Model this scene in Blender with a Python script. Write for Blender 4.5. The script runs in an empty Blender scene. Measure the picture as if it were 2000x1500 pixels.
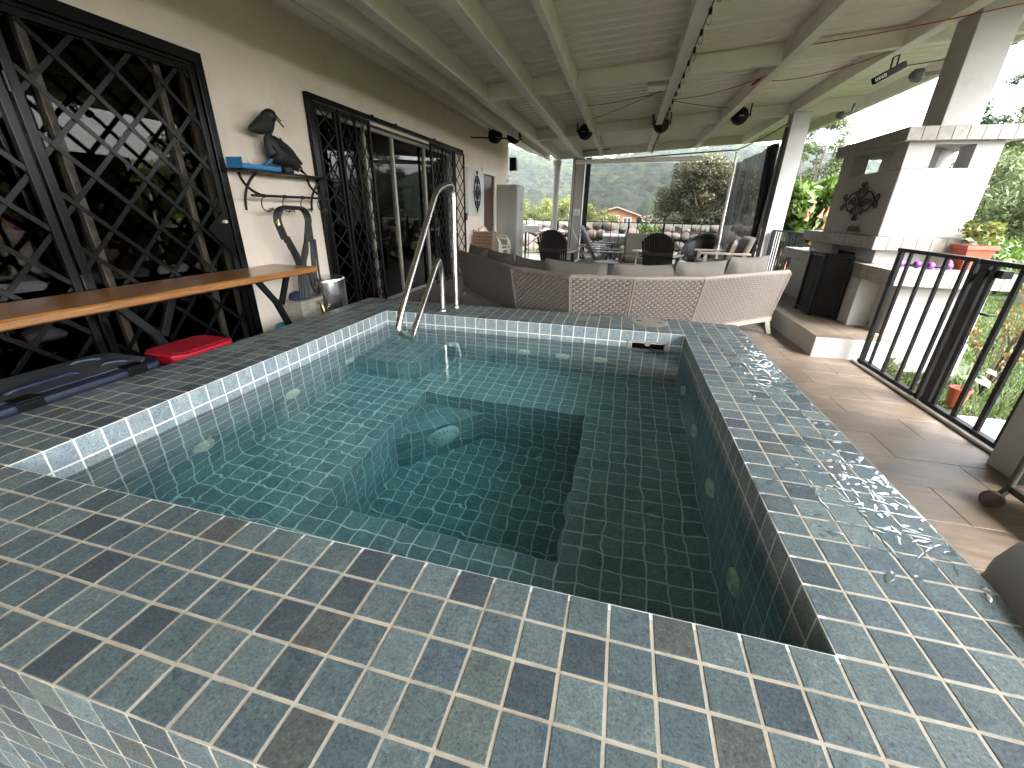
import bpy, math, random
import numpy as np
from mathutils import Vector, Matrix
from math import sin, cos, pi, radians, sqrt
random.seed(7); RNG = np.random.default_rng(7)
SC = bpy.context.scene; COL = SC.collection

# ------------------------------------------------------------------ camera, world, sun, exposure
CAMP = Vector((2.12901531, -0.779116023, 0.911688998))
YAW, PITCH, ROLL, FPX = -0.245361779, 0.401897904, 0.0193643781, 798.548872
def cam_axes():
    f = Vector((sin(YAW)*cos(PITCH), cos(YAW)*cos(PITCH), -sin(PITCH)))
    r = Vector((cos(YAW), -sin(YAW), 0)); u = r.cross(f)
    return r*cos(ROLL)+u*sin(ROLL), -r*sin(ROLL)+u*cos(ROLL), f
CR, CU, CF = cam_axes()
cd = bpy.data.cameras.new('camera'); cam = bpy.data.objects.new('camera', cd); COL.objects.link(cam)
cd.sensor_width = 36; cd.lens = FPX/2000*36; cd.clip_start = .02; cd.clip_end = 4000
m = Matrix((( CR.x, CU.x, -CF.x, CAMP.x), (CR.y, CU.y, -CF.y, CAMP.y), (CR.z, CU.z, -CF.z, CAMP.z), (0,0,0,1)))
cam.matrix_world = m; SC.camera = cam

SUN_AZ = radians(128)      # compass-like: direction the light comes from, measured from +Y towards +X
SUN_EL = radians(50)
w = bpy.data.worlds.new('World'); SC.world = w; w.use_nodes = True
nt = w.node_tree; nt.nodes.clear()
sky = nt.nodes.new('ShaderNodeTexSky'); sky.sky_type = 'NISHITA'; sky.sun_disc = False
sky.sun_elevation = SUN_EL; sky.sun_rotation = SUN_AZ; sky.dust_density = 4; sky.air_density = 1.2; sky.ozone_density = 1
hsv = nt.nodes.new('ShaderNodeHueSaturation'); hsv.inputs['Saturation'].default_value = .22; hsv.inputs['Value'].default_value = 1.35
tc = nt.nodes.new('ShaderNodeTexCoord'); mp = nt.nodes.new('ShaderNodeMapping'); mp.inputs['Scale'].default_value = (1, 1, 2.6)
nz = nt.nodes.new('ShaderNodeTexNoise'); nz.inputs['Scale'].default_value = 2.2; nz.inputs['Detail'].default_value = 6; nz.inputs['Roughness'].default_value = .55
rp = nt.nodes.new('ShaderNodeValToRGB'); rp.color_ramp.elements[0].position = .38; rp.color_ramp.elements[0].color = (.75,.78,.82,1)
rp.color_ramp.elements[1].position = .62; rp.color_ramp.elements[1].color = (1.25,1.25,1.25,1)
mx = nt.nodes.new('ShaderNodeMix'); mx.data_type = 'RGBA'; mx.blend_type = 'MULTIPLY'; mx.inputs[0].default_value = 1
bg = nt.nodes.new('ShaderNodeBackground'); bg.inputs['Strength'].default_value = .15
out = nt.nodes.new('ShaderNodeOutputWorld')
L = nt.links.new
L(sky.outputs[0], hsv.inputs['Color']); L(tc.outputs['Generated'], mp.inputs[0]); L(mp.outputs[0], nz.inputs['Vector']); L(nz.outputs[0], rp.inputs[0])
L(hsv.outputs[0], mx.inputs[6]); L(rp.outputs[0], mx.inputs[7]); L(mx.outputs[2], bg.inputs[0]); L(bg.outputs[0], out.inputs[0])
sd = bpy.data.lights.new('sun', 'SUN'); sun = bpy.data.objects.new('sun', sd); COL.objects.link(sun)
sd.energy = .65; sd.angle = radians(32); sd.color = (1, .96, .9)
sdir = Vector((sin(SUN_AZ)*cos(SUN_EL), cos(SUN_AZ)*cos(SUN_EL), sin(SUN_EL)))
sun.rotation_euler = sdir.to_track_quat('Z', 'Y').to_euler()
SC.view_settings.view_transform = 'Standard'; SC.view_settings.look = 'None'
SC.view_settings.exposure = 3.42; SC.view_settings.gamma = 1; SC.view_settings.use_curve_mapping = False
SC.cycles.max_bounces = 12; SC.cycles.diffuse_bounces = 6; SC.cycles.transmission_bounces = 8; SC.cycles.transparent_max_bounces = 24
SC.cycles.sample_clamp_indirect = 25; SC.cycles.caustics_refractive = True; SC.cycles.caustics_reflective = False
SC.cycles.blur_glossy = .3

# ------------------------------------------------------------------ materials
MATS = {}
def newmat(name):
    mt = bpy.data.materials.new(name); mt.use_nodes = True; t = mt.node_tree; t.nodes.clear()
    o = t.nodes.new('ShaderNodeOutputMaterial'); b = t.nodes.new('ShaderNodeBsdfPrincipled'); t.links.new(b.outputs[0], o.inputs[0])
    MATS[name] = mt
    return mt, t, b, o
def noise(t, scale, detail=4, rough=.6, coord='pos', stretch=None, dist=0):
    if coord == 'pos': g = t.nodes.new('ShaderNodeNewGeometry'); v = g.outputs['Position']
    else: g = t.nodes.new('ShaderNodeTexCoord'); v = g.outputs['Object']
    if stretch:
        mpn = t.nodes.new('ShaderNodeMapping'); mpn.inputs['Scale'].default_value = stretch; t.links.new(v, mpn.inputs[0]); v = mpn.outputs[0]
    n = t.nodes.new('ShaderNodeTexNoise'); n.inputs['Scale'].default_value = scale; n.inputs['Detail'].default_value = detail
    n.inputs['Roughness'].default_value = rough; n.inputs['Distortion'].default_value = dist
    t.links.new(v, n.inputs['Vector']); return n
def ramp(t, src, stops):
    r = t.nodes.new('ShaderNodeValToRGB'); e = r.color_ramp.elements
    while len(e) < len(stops): e.new(.5)
    for i, (p, c) in enumerate(stops):
        e[i].position = p; e[i].color = (*c, 1) if len(c) == 3 else c
    t.links.new(src, r.inputs[0]); return r
def bump(t, src, strength, dist, prev=None):
    b = t.nodes.new('ShaderNodeBump'); b.inputs['Strength'].default_value = strength; b.inputs['Distance'].default_value = dist
    t.links.new(src, b.inputs['Height'])
    if prev: t.links.new(prev.outputs[0], b.inputs['Normal'])
    return b
def pm(name, col, rough=.6, metal=0, var=.18, scale=6, bs=80, bstr=.25, bd=.001, col2=None, spec=.5, coord='pos', stretch=None, rvar=.12, stain=None, coat=0, rnd=0):
    """procedural surface: two-scale colour mottling, roughness variation and fine relief"""
    if name in MATS: return MATS[name]
    mt, t, b, o = newmat(name); Lk = t.links.new
    n1 = noise(t, scale, 5, .65, coord, stretch); n2 = noise(t, scale*7, 3, .6, coord, stretch)
    c2 = col2 or tuple(c*(1-var*1.6) for c in col)
    r1 = ramp(t, n1.outputs[0], [(.3, c2), (.7, tuple(min(1, c*(1+var*.5)) for c in col))])
    mxx = t.nodes.new('ShaderNodeMix'); mxx.data_type = 'RGBA'; mxx.blend_type = 'MULTIPLY'; mxx.inputs[0].default_value = .6
    r2 = ramp(t, n2.outputs[0], [(.3, (1-var,)*3), (.7, (1, 1, 1))])
    Lk(r1.outputs[0], mxx.inputs[6]); Lk(r2.outputs[0], mxx.inputs[7]); c = mxx.outputs[2]
    if stain:
        n3 = noise(t, stain[0], 6, .7, coord); r3 = ramp(t, n3.outputs[0], [(.5, (0,)*3), (.72, (1,)*3)])
        m3 = t.nodes.new('ShaderNodeMix'); m3.data_type = 'RGBA'; Lk(r3.outputs[0], m3.inputs[0]); Lk(c, m3.inputs[6]); m3.inputs[7].default_value = (*stain[1], 1); c = m3.outputs[2]
    if rnd:
        oi = t.nodes.new('ShaderNodeObjectInfo'); rr = ramp(t, oi.outputs['Random'], [(0, (1-rnd,)*3), (1, (1+rnd*.4,)*3)])
        m4 = t.nodes.new('ShaderNodeMix'); m4.data_type = 'RGBA'; m4.blend_type = 'MULTIPLY'; m4.inputs[0].default_value = 1
        Lk(c, m4.inputs[6]); Lk(rr.outputs[0], m4.inputs[7]); c = m4.outputs[2]
    Lk(c, b.inputs['Base Color'])
    mr = t.nodes.new('ShaderNodeMapRange'); mr.inputs['To Min'].default_value = max(.02, rough-rvar); mr.inputs['To Max'].default_value = min(1, rough+rvar)
    Lk(n2.outputs[0], mr.inputs[0]); Lk(mr.outputs[0], b.inputs['Roughness'])
    b.inputs['Metallic'].default_value = metal; b.inputs['Specular IOR Level'].default_value = spec; b.inputs['Coat Weight'].default_value = coat
    if bstr > 0:
        nb = noise(t, bs, 4, .6, coord, stretch); bb = bump(t, nb.outputs[0], bstr, bd); Lk(bb.outputs[0], b.inputs['Normal'])
    return mt

def wood(name, c1, c2, axis=(8, 1, 30), rough=.35, coat=.2, scale=3):
    mt, t, b, o = newmat(name); Lk = t.links.new
    n = noise(t, scale, 8, .65, 'pos', axis, .6); r = ramp(t, n.outputs[0], [(.3, c2), (.48, tuple((a+b_)/2 for a, b_ in zip(c1, c2))), (.68, c1)])
    Lk(r.outputs[0], b.inputs['Base Color']); b.inputs['Roughness'].default_value = rough; b.inputs['Coat Weight'].default_value = coat; b.inputs['Coat Roughness'].default_value = .15
    bb = bump(t, n.outputs[0], .25, .002); Lk(bb.outputs[0], b.inputs['Normal']); return mt

def tile_material(nm='slate_tile', gain=1.0, wetband=True):
    mt, t, b, o = newmat(nm); Lk = t.links.new
    at = t.nodes.new('ShaderNodeAttribute'); at.attribute_name = 'tone'
    g = t.nodes.new('ShaderNodeNewGeometry')
    ad = t.nodes.new('ShaderNodeVectorMath'); ad.operation = 'MULTIPLY_ADD'; Lk(at.outputs['Fac'], ad.inputs[0]); ad.inputs[1].default_value = (31, 17, 23); Lk(g.outputs['Position'], ad.inputs[2])
    def nn(s, d, r, dist=0):
        n = t.nodes.new('ShaderNodeTexNoise'); n.inputs['Scale'].default_value = s; n.inputs['Detail'].default_value = d; n.inputs['Roughness'].default_value = r
        n.inputs['Distortion'].default_value = dist; Lk(ad.outputs[0], n.inputs['Vector']); return n
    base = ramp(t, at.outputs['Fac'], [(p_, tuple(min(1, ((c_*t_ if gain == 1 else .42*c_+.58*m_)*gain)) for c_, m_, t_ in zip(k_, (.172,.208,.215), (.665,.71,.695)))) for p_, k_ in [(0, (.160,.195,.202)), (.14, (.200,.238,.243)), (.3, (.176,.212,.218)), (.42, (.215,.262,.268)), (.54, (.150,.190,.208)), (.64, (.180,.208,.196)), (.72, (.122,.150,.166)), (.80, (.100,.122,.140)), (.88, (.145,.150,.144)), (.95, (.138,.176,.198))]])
    base.color_ramp.interpolation = 'CONSTANT'
    spots = ramp(t, nn(150, 8, .8, .3).outputs[0], [(.36, (.30,.32,.37)), (.47, (.86,.88,.91)), (.56, (1.08,1.08,1.1)), (.68, (1.9,1.9,1.95))])
    clouds = ramp(t, nn(15, 7, .7, 1.6).outputs[0], [(.28, (.50,.50,.56)), (.42, (.86,.87,.90)), (.55, (1.02,1.02,1.0)), (.72, (1.5,1.44,1.28))])
    m1 = t.nodes.new('ShaderNodeMix'); m1.data_type = 'RGBA'; m1.blend_type = 'MULTIPLY'; m1.inputs[0].default_value = .92
    m2 = t.nodes.new('ShaderNodeMix'); m2.data_type = 'RGBA'; m2.blend_type = 'MULTIPLY'; m2.inputs[0].default_value = .92
    Lk(base.outputs[0], m1.inputs[6]); Lk(spots.outputs[0], m1.inputs[7]); Lk(m1.outputs[2], m2.inputs[6]); Lk(clouds.outputs[0], m2.inputs[7])
    Lk(m2.outputs[2], b.inputs['Base Color'])
    rn = t.nodes.new('ShaderNodeMapRange'); Lk(spots.outputs[0], rn.inputs[0]); rn.inputs[1].default_value = .5; rn.inputs[2].default_value = 1.5; rn.inputs[3].default_value = .68; rn.inputs[4].default_value = .42
    b.inputs['Specular IOR Level'].default_value = .32; Lk(rn.outputs[0], b.inputs['Roughness'])
    bb = bump(t, nn(60, 6, .6).outputs[0], .35, .0008); Lk(bb.outputs[0], b.inputs['Normal'])
    return mt
TILE = tile_material(); TILEB = tile_material('brightened_basin_tile', 1.5)  # basin copy of the tile: colour brightened to replace light lost under water
GROUT = pm('tile_grout', (.55,.495,.40), .85, var=.22, scale=9, bs=300, bstr=.5, stain=(5, (.50,.40,.29)))
GROUTP = pm('pool_grout', (.84,.84,.78), .8, var=.1, scale=9, bs=300, bstr=.4)
WALLP = pm('wall_plaster', (.80,.70,.60), .85, var=.05, scale=1.3, bs=120, bstr=.35, bd=.002, stain=(1.6, (.68,.58,.48)))
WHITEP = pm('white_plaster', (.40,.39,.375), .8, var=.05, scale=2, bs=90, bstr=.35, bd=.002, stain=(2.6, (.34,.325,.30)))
ROOFW = pm('white_roof_sheet', (.80,.765,.71), .55, var=.05, scale=1.5, bs=30, bstr=.05, stain=(1.8, (.72,.68,.61)))
BEAMW = pm('white_painted_steel', (.79,.765,.71), .5, var=.07, scale=3, bs=40, bstr=.12, stain=(4, (.68,.65,.58)))
BLACKM = pm('black_painted_iron', (.008,.0085,.010), .36, var=.3, scale=10, bs=60, bstr=.04, spec=.2, rvar=.06)
BLACKG = pm('black_gloss_iron', (.004,.0045,.005), .24, var=.3, scale=6, bs=25, bstr=.015, spec=.3, rvar=.04)
BLACKP = pm('black_plastic', (.005,.005,.0055), .5, var=.2, scale=12, spec=.15)
IRON = pm('wrought_iron', (.010,.009,.0085), .6, var=.3, scale=20, bs=200, bstr=.4)
STEEL = pm('brushed_steel', (.62,.60,.56), .24, 1, var=.12, scale=5, bs=60, bstr=.08, stain=(7, (.42,.36,.28)))
CHROME = pm('polished_steel', (.66,.65,.65), .2, 1, var=.1, scale=3, stretch=(14, 14, .6), bs=30, bstr=.1)
ALU = pm('aluminium_frame', (.45,.42,.37), .4, .8, var=.1)
PLANK = wood('varnished_plank', (.40,.185,.055), (.15,.055,.018), (26, 1.3, 26), .3, .35)
DOORW = wood('dark_door_wood', (.075,.022,.018), (.035,.012,.010), (12, 12, 1.2), .35, .3)
TRAV = None

def floor_mat():
    mt, t, b, o = newmat('travertine_floor'); Lk = t.links.new
    oi = t.nodes.new('ShaderNodeObjectInfo')
    at = t.nodes.new('ShaderNodeAttribute'); at.attribute_name = 'tone'
    sm = t.nodes.new('ShaderNodeMath'); Lk(oi.outputs['Random'], sm.inputs[0]); Lk(at.outputs['Fac'], sm.inputs[1])
    g = t.nodes.new('ShaderNodeNewGeometry'); ad = t.nodes.new('ShaderNodeVectorMath'); ad.operation = 'MULTIPLY_ADD'
    Lk(sm.outputs[0], ad.inputs[0]); ad.inputs[1].default_value = (13, 7, 5); Lk(g.outputs['Position'], ad.inputs[2])
    mpn = t.nodes.new('ShaderNodeMapping'); mpn.inputs['Scale'].default_value = (2.0, 6.5, 2); Lk(ad.outputs[0], mpn.inputs[0])
    n = t.nodes.new('ShaderNodeTexNoise'); n.inputs['Scale'].default_value = 1.5; n.inputs['Detail'].default_value = 9; n.inputs['Roughness'].default_value = .68; n.inputs['Distortion'].default_value = 1.4; Lk(mpn.outputs[0], n.inputs['Vector'])
    r = ramp(t, n.outputs[0], [(.25, (.075,.052,.036)), (.42, (.130,.097,.070)), (.56, (.170,.132,.100)), (.75, (.215,.175,.138))])
    r2 = ramp(t, sm.outputs[0], [(0, (.86,.86,.86)), (1, (1.08,1.05,1.0))])
    m1 = t.nodes.new('ShaderNodeMix'); m1.data_type = 'RGBA'; m1.blend_type = 'MULTIPLY'; m1.inputs[0].default_value = 1; Lk(r.outputs[0], m1.inputs[6]); Lk(r2.outputs[0], m1.inputs[7])
    Lk(m1.outputs[2], b.inputs['Base Color']); mr = t.nodes.new('ShaderNodeMapRange'); mr.inputs[3].default_value = .32; mr.inputs[4].default_value = .6; Lk(n.outputs[0], mr.inputs[0]); Lk(mr.outputs[0], b.inputs['Roughness'])
    bb = bump(t, n.outputs[0], .2, .002); Lk(bb.outputs[0], b.inputs['Normal']); return mt
FLOORM = floor_mat()
FGROUT = pm('floor_joint', (.20,.155,.115), .9, var=.15)
TRIM = pm('travertine_trim', (.34,.305,.27), .6, var=.22, scale=14, bs=70, bstr=.3, stain=(20, (.25,.21,.18)), rnd=.18)
TRIMJ = pm('trim_joint', (.55,.52,.47), .85, var=.08)
WICKER = pm('wicker_strand', (.235,.20,.175), .5, var=.28, scale=30, bs=300, bstr=.3, col2=(.22,.18,.155))
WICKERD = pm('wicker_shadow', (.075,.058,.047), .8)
CUSH = pm('taupe_cushion', (.15,.133,.115), .9, var=.10, scale=3, bs=500, bstr=.5, bd=.0006)
CUSHG = pm('olive_cushion', (.115,.11,.085), .9, var=.10, scale=3, bs=500, bstr=.5, bd=.0006)
TEAKG = pm('weathered_teak', (.36,.31,.26), .7, var=.2, scale=5, stretch=(4, 4, 20))
GREYW = pm('grey_plastic_wood', (.27,.265,.25), .55, var=.12)
DGREY = pm('dark_resin', (.014,.013,.014), .5, var=.2)
BROWNR = pm('dark_brown_resin', (.026,.020,.018), .5, var=.2)
CREAMP = pm('cream_plastic', (.66,.60,.47), .4, var=.06)
BROWNW = pm('brown_slats', (.22,.115,.06), .55, var=.25, scale=12)
CABM = pm('grey_cabinet_steel', (.33,.335,.30), .45, var=.06, scale=2)
TERRA = pm('terracotta_plastic', (.40,.085,.045), .5, var=.15)
NAVY = pm('navy_plastic', (.010,.016,.040), .42, var=.25, scale=5, bs=50, bstr=.3)
DUST = pm('dusty_navy_plastic', (.060,.060,.062), .7, var=.25, scale=4, col2=(.022,.026,.042), stretch=(1, .5, 1))
RED = pm('red_plastic', (.36,.008,.02), .35, var=.12)
BLUE = pm('blue_plastic', (.03,.22,.48), .4, var=.15)
WHITEPL = pm('white_plastic', (.62,.62,.60), .4, var=.05)
GREYPL = pm('grey_plastic', (.40,.38,.36), .5, var=.08, scale=3)
BRASS = pm('brass', (.75,.55,.22), .25, 1, var=.15)
RUBBER = pm('black_rubber', (.007,.007,.008), .5, var=.2)
STONEB = pm('grey_stone_block', (.36,.33,.27), .85, var=.3, scale=7, bs=40, bstr=.8, bd=.006, stretch=(1, 1, 3))
BARK = pm('tree_bark', (.12,.09,.065), .9, var=.35, scale=8, bs=30, bstr=.9, bd=.02, stretch=(3, 3, .6))
PURPLE = pm('purple_vinyl', (.16,.03,.22), .35, var=.1)
TEALH = pm('teal_hose', (.04,.25,.33), .4, var=.1)
GREYC = pm('grey_satin_cover', (.16,.155,.15), .55, var=.12, scale=2)
RUST = pm('rusty_shelf', (.16,.075,.04), .7, var=.4, scale=15)
REDC = pm('red_power_cable', (.35,.03,.02), .5)
ROOFT = pm('red_roof_tile', (.20,.08,.055), .7, var=.25, scale=2)
ORANGEW = pm('ochre_house_wall', (.24,.115,.055), .85, var=.08)
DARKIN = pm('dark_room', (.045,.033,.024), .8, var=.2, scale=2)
SCREENF = pm('screen_strap', (.02,.02,.022), .8)
BOULDER = pm('boulder', (.10,.080,.066), .9, var=.35, scale=2.5, bs=14, bstr=.7, bd=.03, col2=(.085,.07,.06), rnd=.5)
SOIL = pm('soil', (.028,.022,.014), .95, var=.3, scale=10)
CONCP = pm('garden_slab', (.36,.325,.27), .85, var=.12, scale=3, bs=60, bstr=.4)

def leafmat(name, c1, c2, rough=.5, trans=.35, sc=.9):
    mt, t, b, o = newmat(name); Lk = t.links.new
    n = noise(t, sc, 4, .7); at = t.nodes.new('ShaderNodeAttribute'); at.attribute_name = 'tone'
    ad = t.nodes.new('ShaderNodeMath'); ad.operation = 'MULTIPLY_ADD'; Lk(at.outputs['Fac'], ad.inputs[0]); ad.inputs[1].default_value = .7; 
    hf = t.nodes.new('ShaderNodeMath'); hf.operation = 'MULTIPLY'; Lk(n.outputs[0], hf.inputs[0]); hf.inputs[1].default_value = .45; Lk(hf.outputs[0], ad.inputs[2])
    r = ramp(t, ad.outputs[0], [(.15, c1), (.85, c2)]); Lk(r.outputs[0], b.inputs['Base Color']); b.inputs['Roughness'].default_value = rough
    tr = t.nodes.new('ShaderNodeBsdfTranslucent'); Lk(r.outputs[0], tr.inputs[0]); ms = t.nodes.new('ShaderNodeMixShader'); ms.inputs[0].default_value = trans
    Lk(b.outputs[0], ms.inputs[1]); Lk(tr.outputs[0], ms.inputs[2]); Lk(ms.outputs[0], o.inputs[0]); return mt
LEAF_BR = leafmat('bright_leaves', (.022,.055,.007), (.095,.16,.02))
LEAF_MID = leafmat('mid_green_leaves', (.03,.055,.014), (.105,.13,.042))
LEAF_OL = leafmat('olive_leaves', (.022,.026,.010), (.075,.072,.028))
LEAF_DK = leafmat('dark_leaves', (.012,.024,.009), (.035,.058,.02))
LEAF_YE = leafmat('yellow_green_leaves', (.055,.07,.012), (.15,.165,.032))
FLOWER = leafmat('orange_flowers', (.38,.12,.05), (.50,.24,.13))
GRASSM = leafmat('grass_blades', (.028,.055,.009), (.095,.14,.026), .6, .3, 3)
LAWN = pm('lawn_soil', (.038,.052,.018), .95, var=.35, scale=1.2, bs=40, bstr=1, bd=.02, col2=(.03,.034,.016))

def hillmat():
    mt, t, b, o = newmat('forested_hill'); Lk = t.links.new
    g = t.nodes.new('ShaderNodeNewGeometry')
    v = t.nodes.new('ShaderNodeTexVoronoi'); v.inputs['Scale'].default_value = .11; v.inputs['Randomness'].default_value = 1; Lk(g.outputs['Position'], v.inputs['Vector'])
    n = noise(t, .012, 6, .6); n2 = noise(t, .35, 6, .75)
    r = ramp(t, n.outputs[0], [(.35, (.008,.016,.006)), (.55, (.017,.028,.009)), (.7, (.036,.048,.014))])
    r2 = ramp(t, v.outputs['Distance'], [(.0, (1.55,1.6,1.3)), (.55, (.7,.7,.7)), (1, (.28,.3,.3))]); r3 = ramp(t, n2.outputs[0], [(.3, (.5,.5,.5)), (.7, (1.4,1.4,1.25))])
    m1 = t.nodes.new('ShaderNodeMix'); m1.data_type = 'RGBA'; m1.blend_type = 'MULTIPLY'; m1.inputs[0].default_value = 1
    m2 = t.nodes.new('ShaderNodeMix'); m2.data_type = 'RGBA'; m2.blend_type = 'MULTIPLY'; m2.inputs[0].default_value = 1
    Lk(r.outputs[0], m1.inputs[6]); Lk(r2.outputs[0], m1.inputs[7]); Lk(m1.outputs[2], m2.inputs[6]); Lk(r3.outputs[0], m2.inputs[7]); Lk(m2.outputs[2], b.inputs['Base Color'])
    b.inputs['Roughness'].default_value = .9; bb = bump(t, n2.outputs[0], 1, 4); Lk(bb.outputs[0], b.inputs['Normal']); return mt
HILLM = hillmat()

def glass_mat(name, tint, ior=1.5, rough=.0):
    mt = bpy.data.materials.new(name); mt.use_nodes = True; t = mt.node_tree; t.nodes.clear(); o = t.nodes.new('ShaderNodeOutputMaterial')
    tr = t.nodes.new('ShaderNodeBsdfTransparent'); tr.inputs[0].default_value = (*tint, 1); gl = t.nodes.new('ShaderNodeBsdfGlossy'); gl.inputs['Roughness'].default_value = rough
    fr = t.nodes.new('ShaderNodeFresnel'); fr.inputs[0].default_value = ior; ms = t.nodes.new('ShaderNodeMixShader')
    t.links.new(fr.outputs[0], ms.inputs[0]); t.links.new(tr.outputs[0], ms.inputs[1]); t.links.new(gl.outputs[0], ms.inputs[2]); t.links.new(ms.outputs[0], o.inputs[0]); MATS[name] = mt; return mt
GLASS = glass_mat('tinted_door_glass', (.42,.38,.33), 1.42)
CLEARG = glass_mat('bulb_glass', (.97,.97,.96), 1.18)
def mesh_mat(name, col, alpha, scale):
    mt, t, b, o = newmat(name); Lk = t.links.new
    b.inputs['Base Color'].default_value = (*col, 1); b.inputs['Roughness'].default_value = .8
    n = noise(t, 3, 3, .5); r = t.nodes.new('ShaderNodeMapRange'); r.inputs[3].default_value = alpha-.08; r.inputs[4].default_value = alpha+.08; Lk(n.outputs[0], r.inputs[0]); Lk(r.outputs[0], b.inputs['Alpha'])
    return mt
SCREEN1 = mesh_mat('insect_screen', (.006,.0055,.0045), .44, 1)
SCREEN2 = mesh_mat('gathered_screen', (.004,.004,.0042), .86, 1)
def water_mat():
    mt = bpy.data.materials.new('pool_water'); mt.use_nodes = True; t = mt.node_tree; t.nodes.clear(); o = t.nodes.new('ShaderNodeOutputMaterial')
    r = t.nodes.new('ShaderNodeBsdfRefraction') if False else t.nodes.new('ShaderNodeBsdfGlass'); r.inputs['IOR'].default_value = 1.33; r.inputs['Roughness'].default_value = 0
    g = t.nodes.new('ShaderNodeNewGeometry'); n = t.nodes.new('ShaderNodeTexNoise'); n.inputs['Scale'].default_value = 9; n.inputs['Detail'].default_value = 3; t.links.new(g.outputs['Position'], n.inputs['Vector'])
    bb = bump(t, n.outputs[0], .05, .003); t.links.new(bb.outputs[0], r.inputs['Normal'])
    va = t.nodes.new('ShaderNodeVolumeAbsorption'); va.inputs['Color'].default_value = (.0,.85,.93,1); va.inputs['Density'].default_value = .33
    t.links.new(r.outputs[0], o.inputs['Surface']); t.links.new(va.outputs[0], o.inputs['Volume']); MATS['pool_water'] = mt; return mt
WATER = water_mat()

# ------------------------------------------------------------------ mesh helpers
class MB:
    def __init__(s): s.v = []; s.f = []; s.tone = None
    def add(s, vs, fs):
        n = len(s.v); s.v += [tuple(p) for p in vs]; s.f += [tuple(i+n for i in f) for f in fs]; return s
    def box(s, x0, y0, z0, x1, y1, z1):
        if x1 < x0: x0, x1 = x1, x0
        if y1 < y0: y0, y1 = y1, y0
        if z1 < z0: z0, z1 = z1, z0
        return s.add([(x0,y0,z0),(x1,y0,z0),(x1,y1,z0),(x0,y1,z0),(x0,y0,z1),(x1,y0,z1),(x1,y1,z1),(x0,y1,z1)],
                     [(0,3,2,1),(4,5,6,7),(0,1,5,4),(1,2,6,5),(2,3,7,6),(3,0,4,7)])
    def ob(s, c, u, v, w):
        c, u, v, w = map(Vector, (c, u, v, w))
        if u.cross(v).dot(w) < 0: u = -u
        return s.add([c-u-v-w, c+u-v-w, c+u+v-w, c-u+v-w, c-u-v+w, c+u-v+w, c+u+v+w, c-u+v+w],
                     [(0,3,2,1),(4,5,6,7),(0,1,5,4),(1,2,6,5),(2,3,7,6),(3,0,4,7)])
    def bar(s, p, q, w, h=None, up=(0,0,1)):
        p, q, up = Vector(p), Vector(q), Vector(up); h = h or w; d = (q-p); c = (p+q)/2
        sd = d.cross(up)
        if sd.length < 1e-6: sd = d.cross(Vector((1,0,0)))
        sd.normalize(); u2 = sd.cross(d).normalized(); return s.ob(c, sd*w/2, d/2, u2*h/2)
    def tube(s, pts, r, n=8, closed=False):
        pts = [Vector(p) for p in pts]; k = len(pts); rs = r if isinstance(r, (list, tuple)) else [r]*k; base = len(s.v); up = None
        for i, p in enumerate(pts):
            a = pts[i-1] if (i or closed) else p; b = pts[(i+1) % k] if (i < k-1 or closed) else p
            d = (b-a).normalized()
            if up is None:
                up = Vector((0,0,1)) if abs(d.z) < .9 else Vector((1,0,0))
            up = (up - d*up.dot(d)); up = up.normalized() if up.length > 1e-6 else d.orthogonal().normalized(); sd = d.cross(up)
            for j in range(n):
                t = 2*pi*j/n; s.v.append(tuple(p + (up*cos(t)+sd*sin(t))*rs[i]))
        m_ = k if closed else k-1
        for i in range(m_):
            for j in range(n):
                a = base+i*n+j; b = base+i*n+(j+1) % n; c = base+((i+1) % k)*n+(j+1) % n; d = base+((i+1) % k)*n+j
                s.f.append((a, b, c, d))
        if not closed:
            s.f.append(tuple(base+j for j in range(n))[::-1]); s.f.append(tuple(base+(k-1)*n+j for j in range(n)))
        return s
    def lathe(s, prof, c=(0,0,0), n=20, axis='z', cap=True):
        base = len(s.v); c = Vector(c); k = len(prof)
        for r, z in prof:
            for j in range(n):
                t = 2*pi*j/n; a, b = r*cos(t), r*sin(t)
                p = (a, b, z) if axis == 'z' else ((a, z, b) if axis == 'y' else (z, a, b)); s.v.append(tuple(c+Vector(p)))
        for i in range(k-1):
            for j in range(n):
                q = (base+i*n+j, base+i*n+(j+1) % n, base+(i+1)*n+(j+1) % n, base+(i+1)*n+j); s.f.append(q)
        if cap: s.f.append(tuple(base+j for j in range(n))[::-1]); s.f.append(tuple(base+(k-1)*n+j for j in range(n)))
        return s
    def prism(s, poly, vec):
        vec = Vector(vec); n = len(poly); poly = [Vector(p) for p in poly]
        return s.add(poly+[p+vec for p in poly], [tuple(range(n))[::-1], tuple(range(n, 2*n))]+[(i, (i+1) % n, (i+1) % n+n, i+n) for i in range(n)])
    def grid(s, P):
        nr, nc = len(P), len(P[0]); vs = [p for r in P for p in r]
        return s.add(vs, [(i*nc+j, i*nc+j+1, (i+1)*nc+j+1, (i+1)*nc+j) for i in range(nr-1) for j in range(nc-1)])
    def xf(s, M):
        s.v = [tuple(M @ Vector(p)) for p in s.v]; return s
def link(o): COL.objects.link(o); return o
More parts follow.
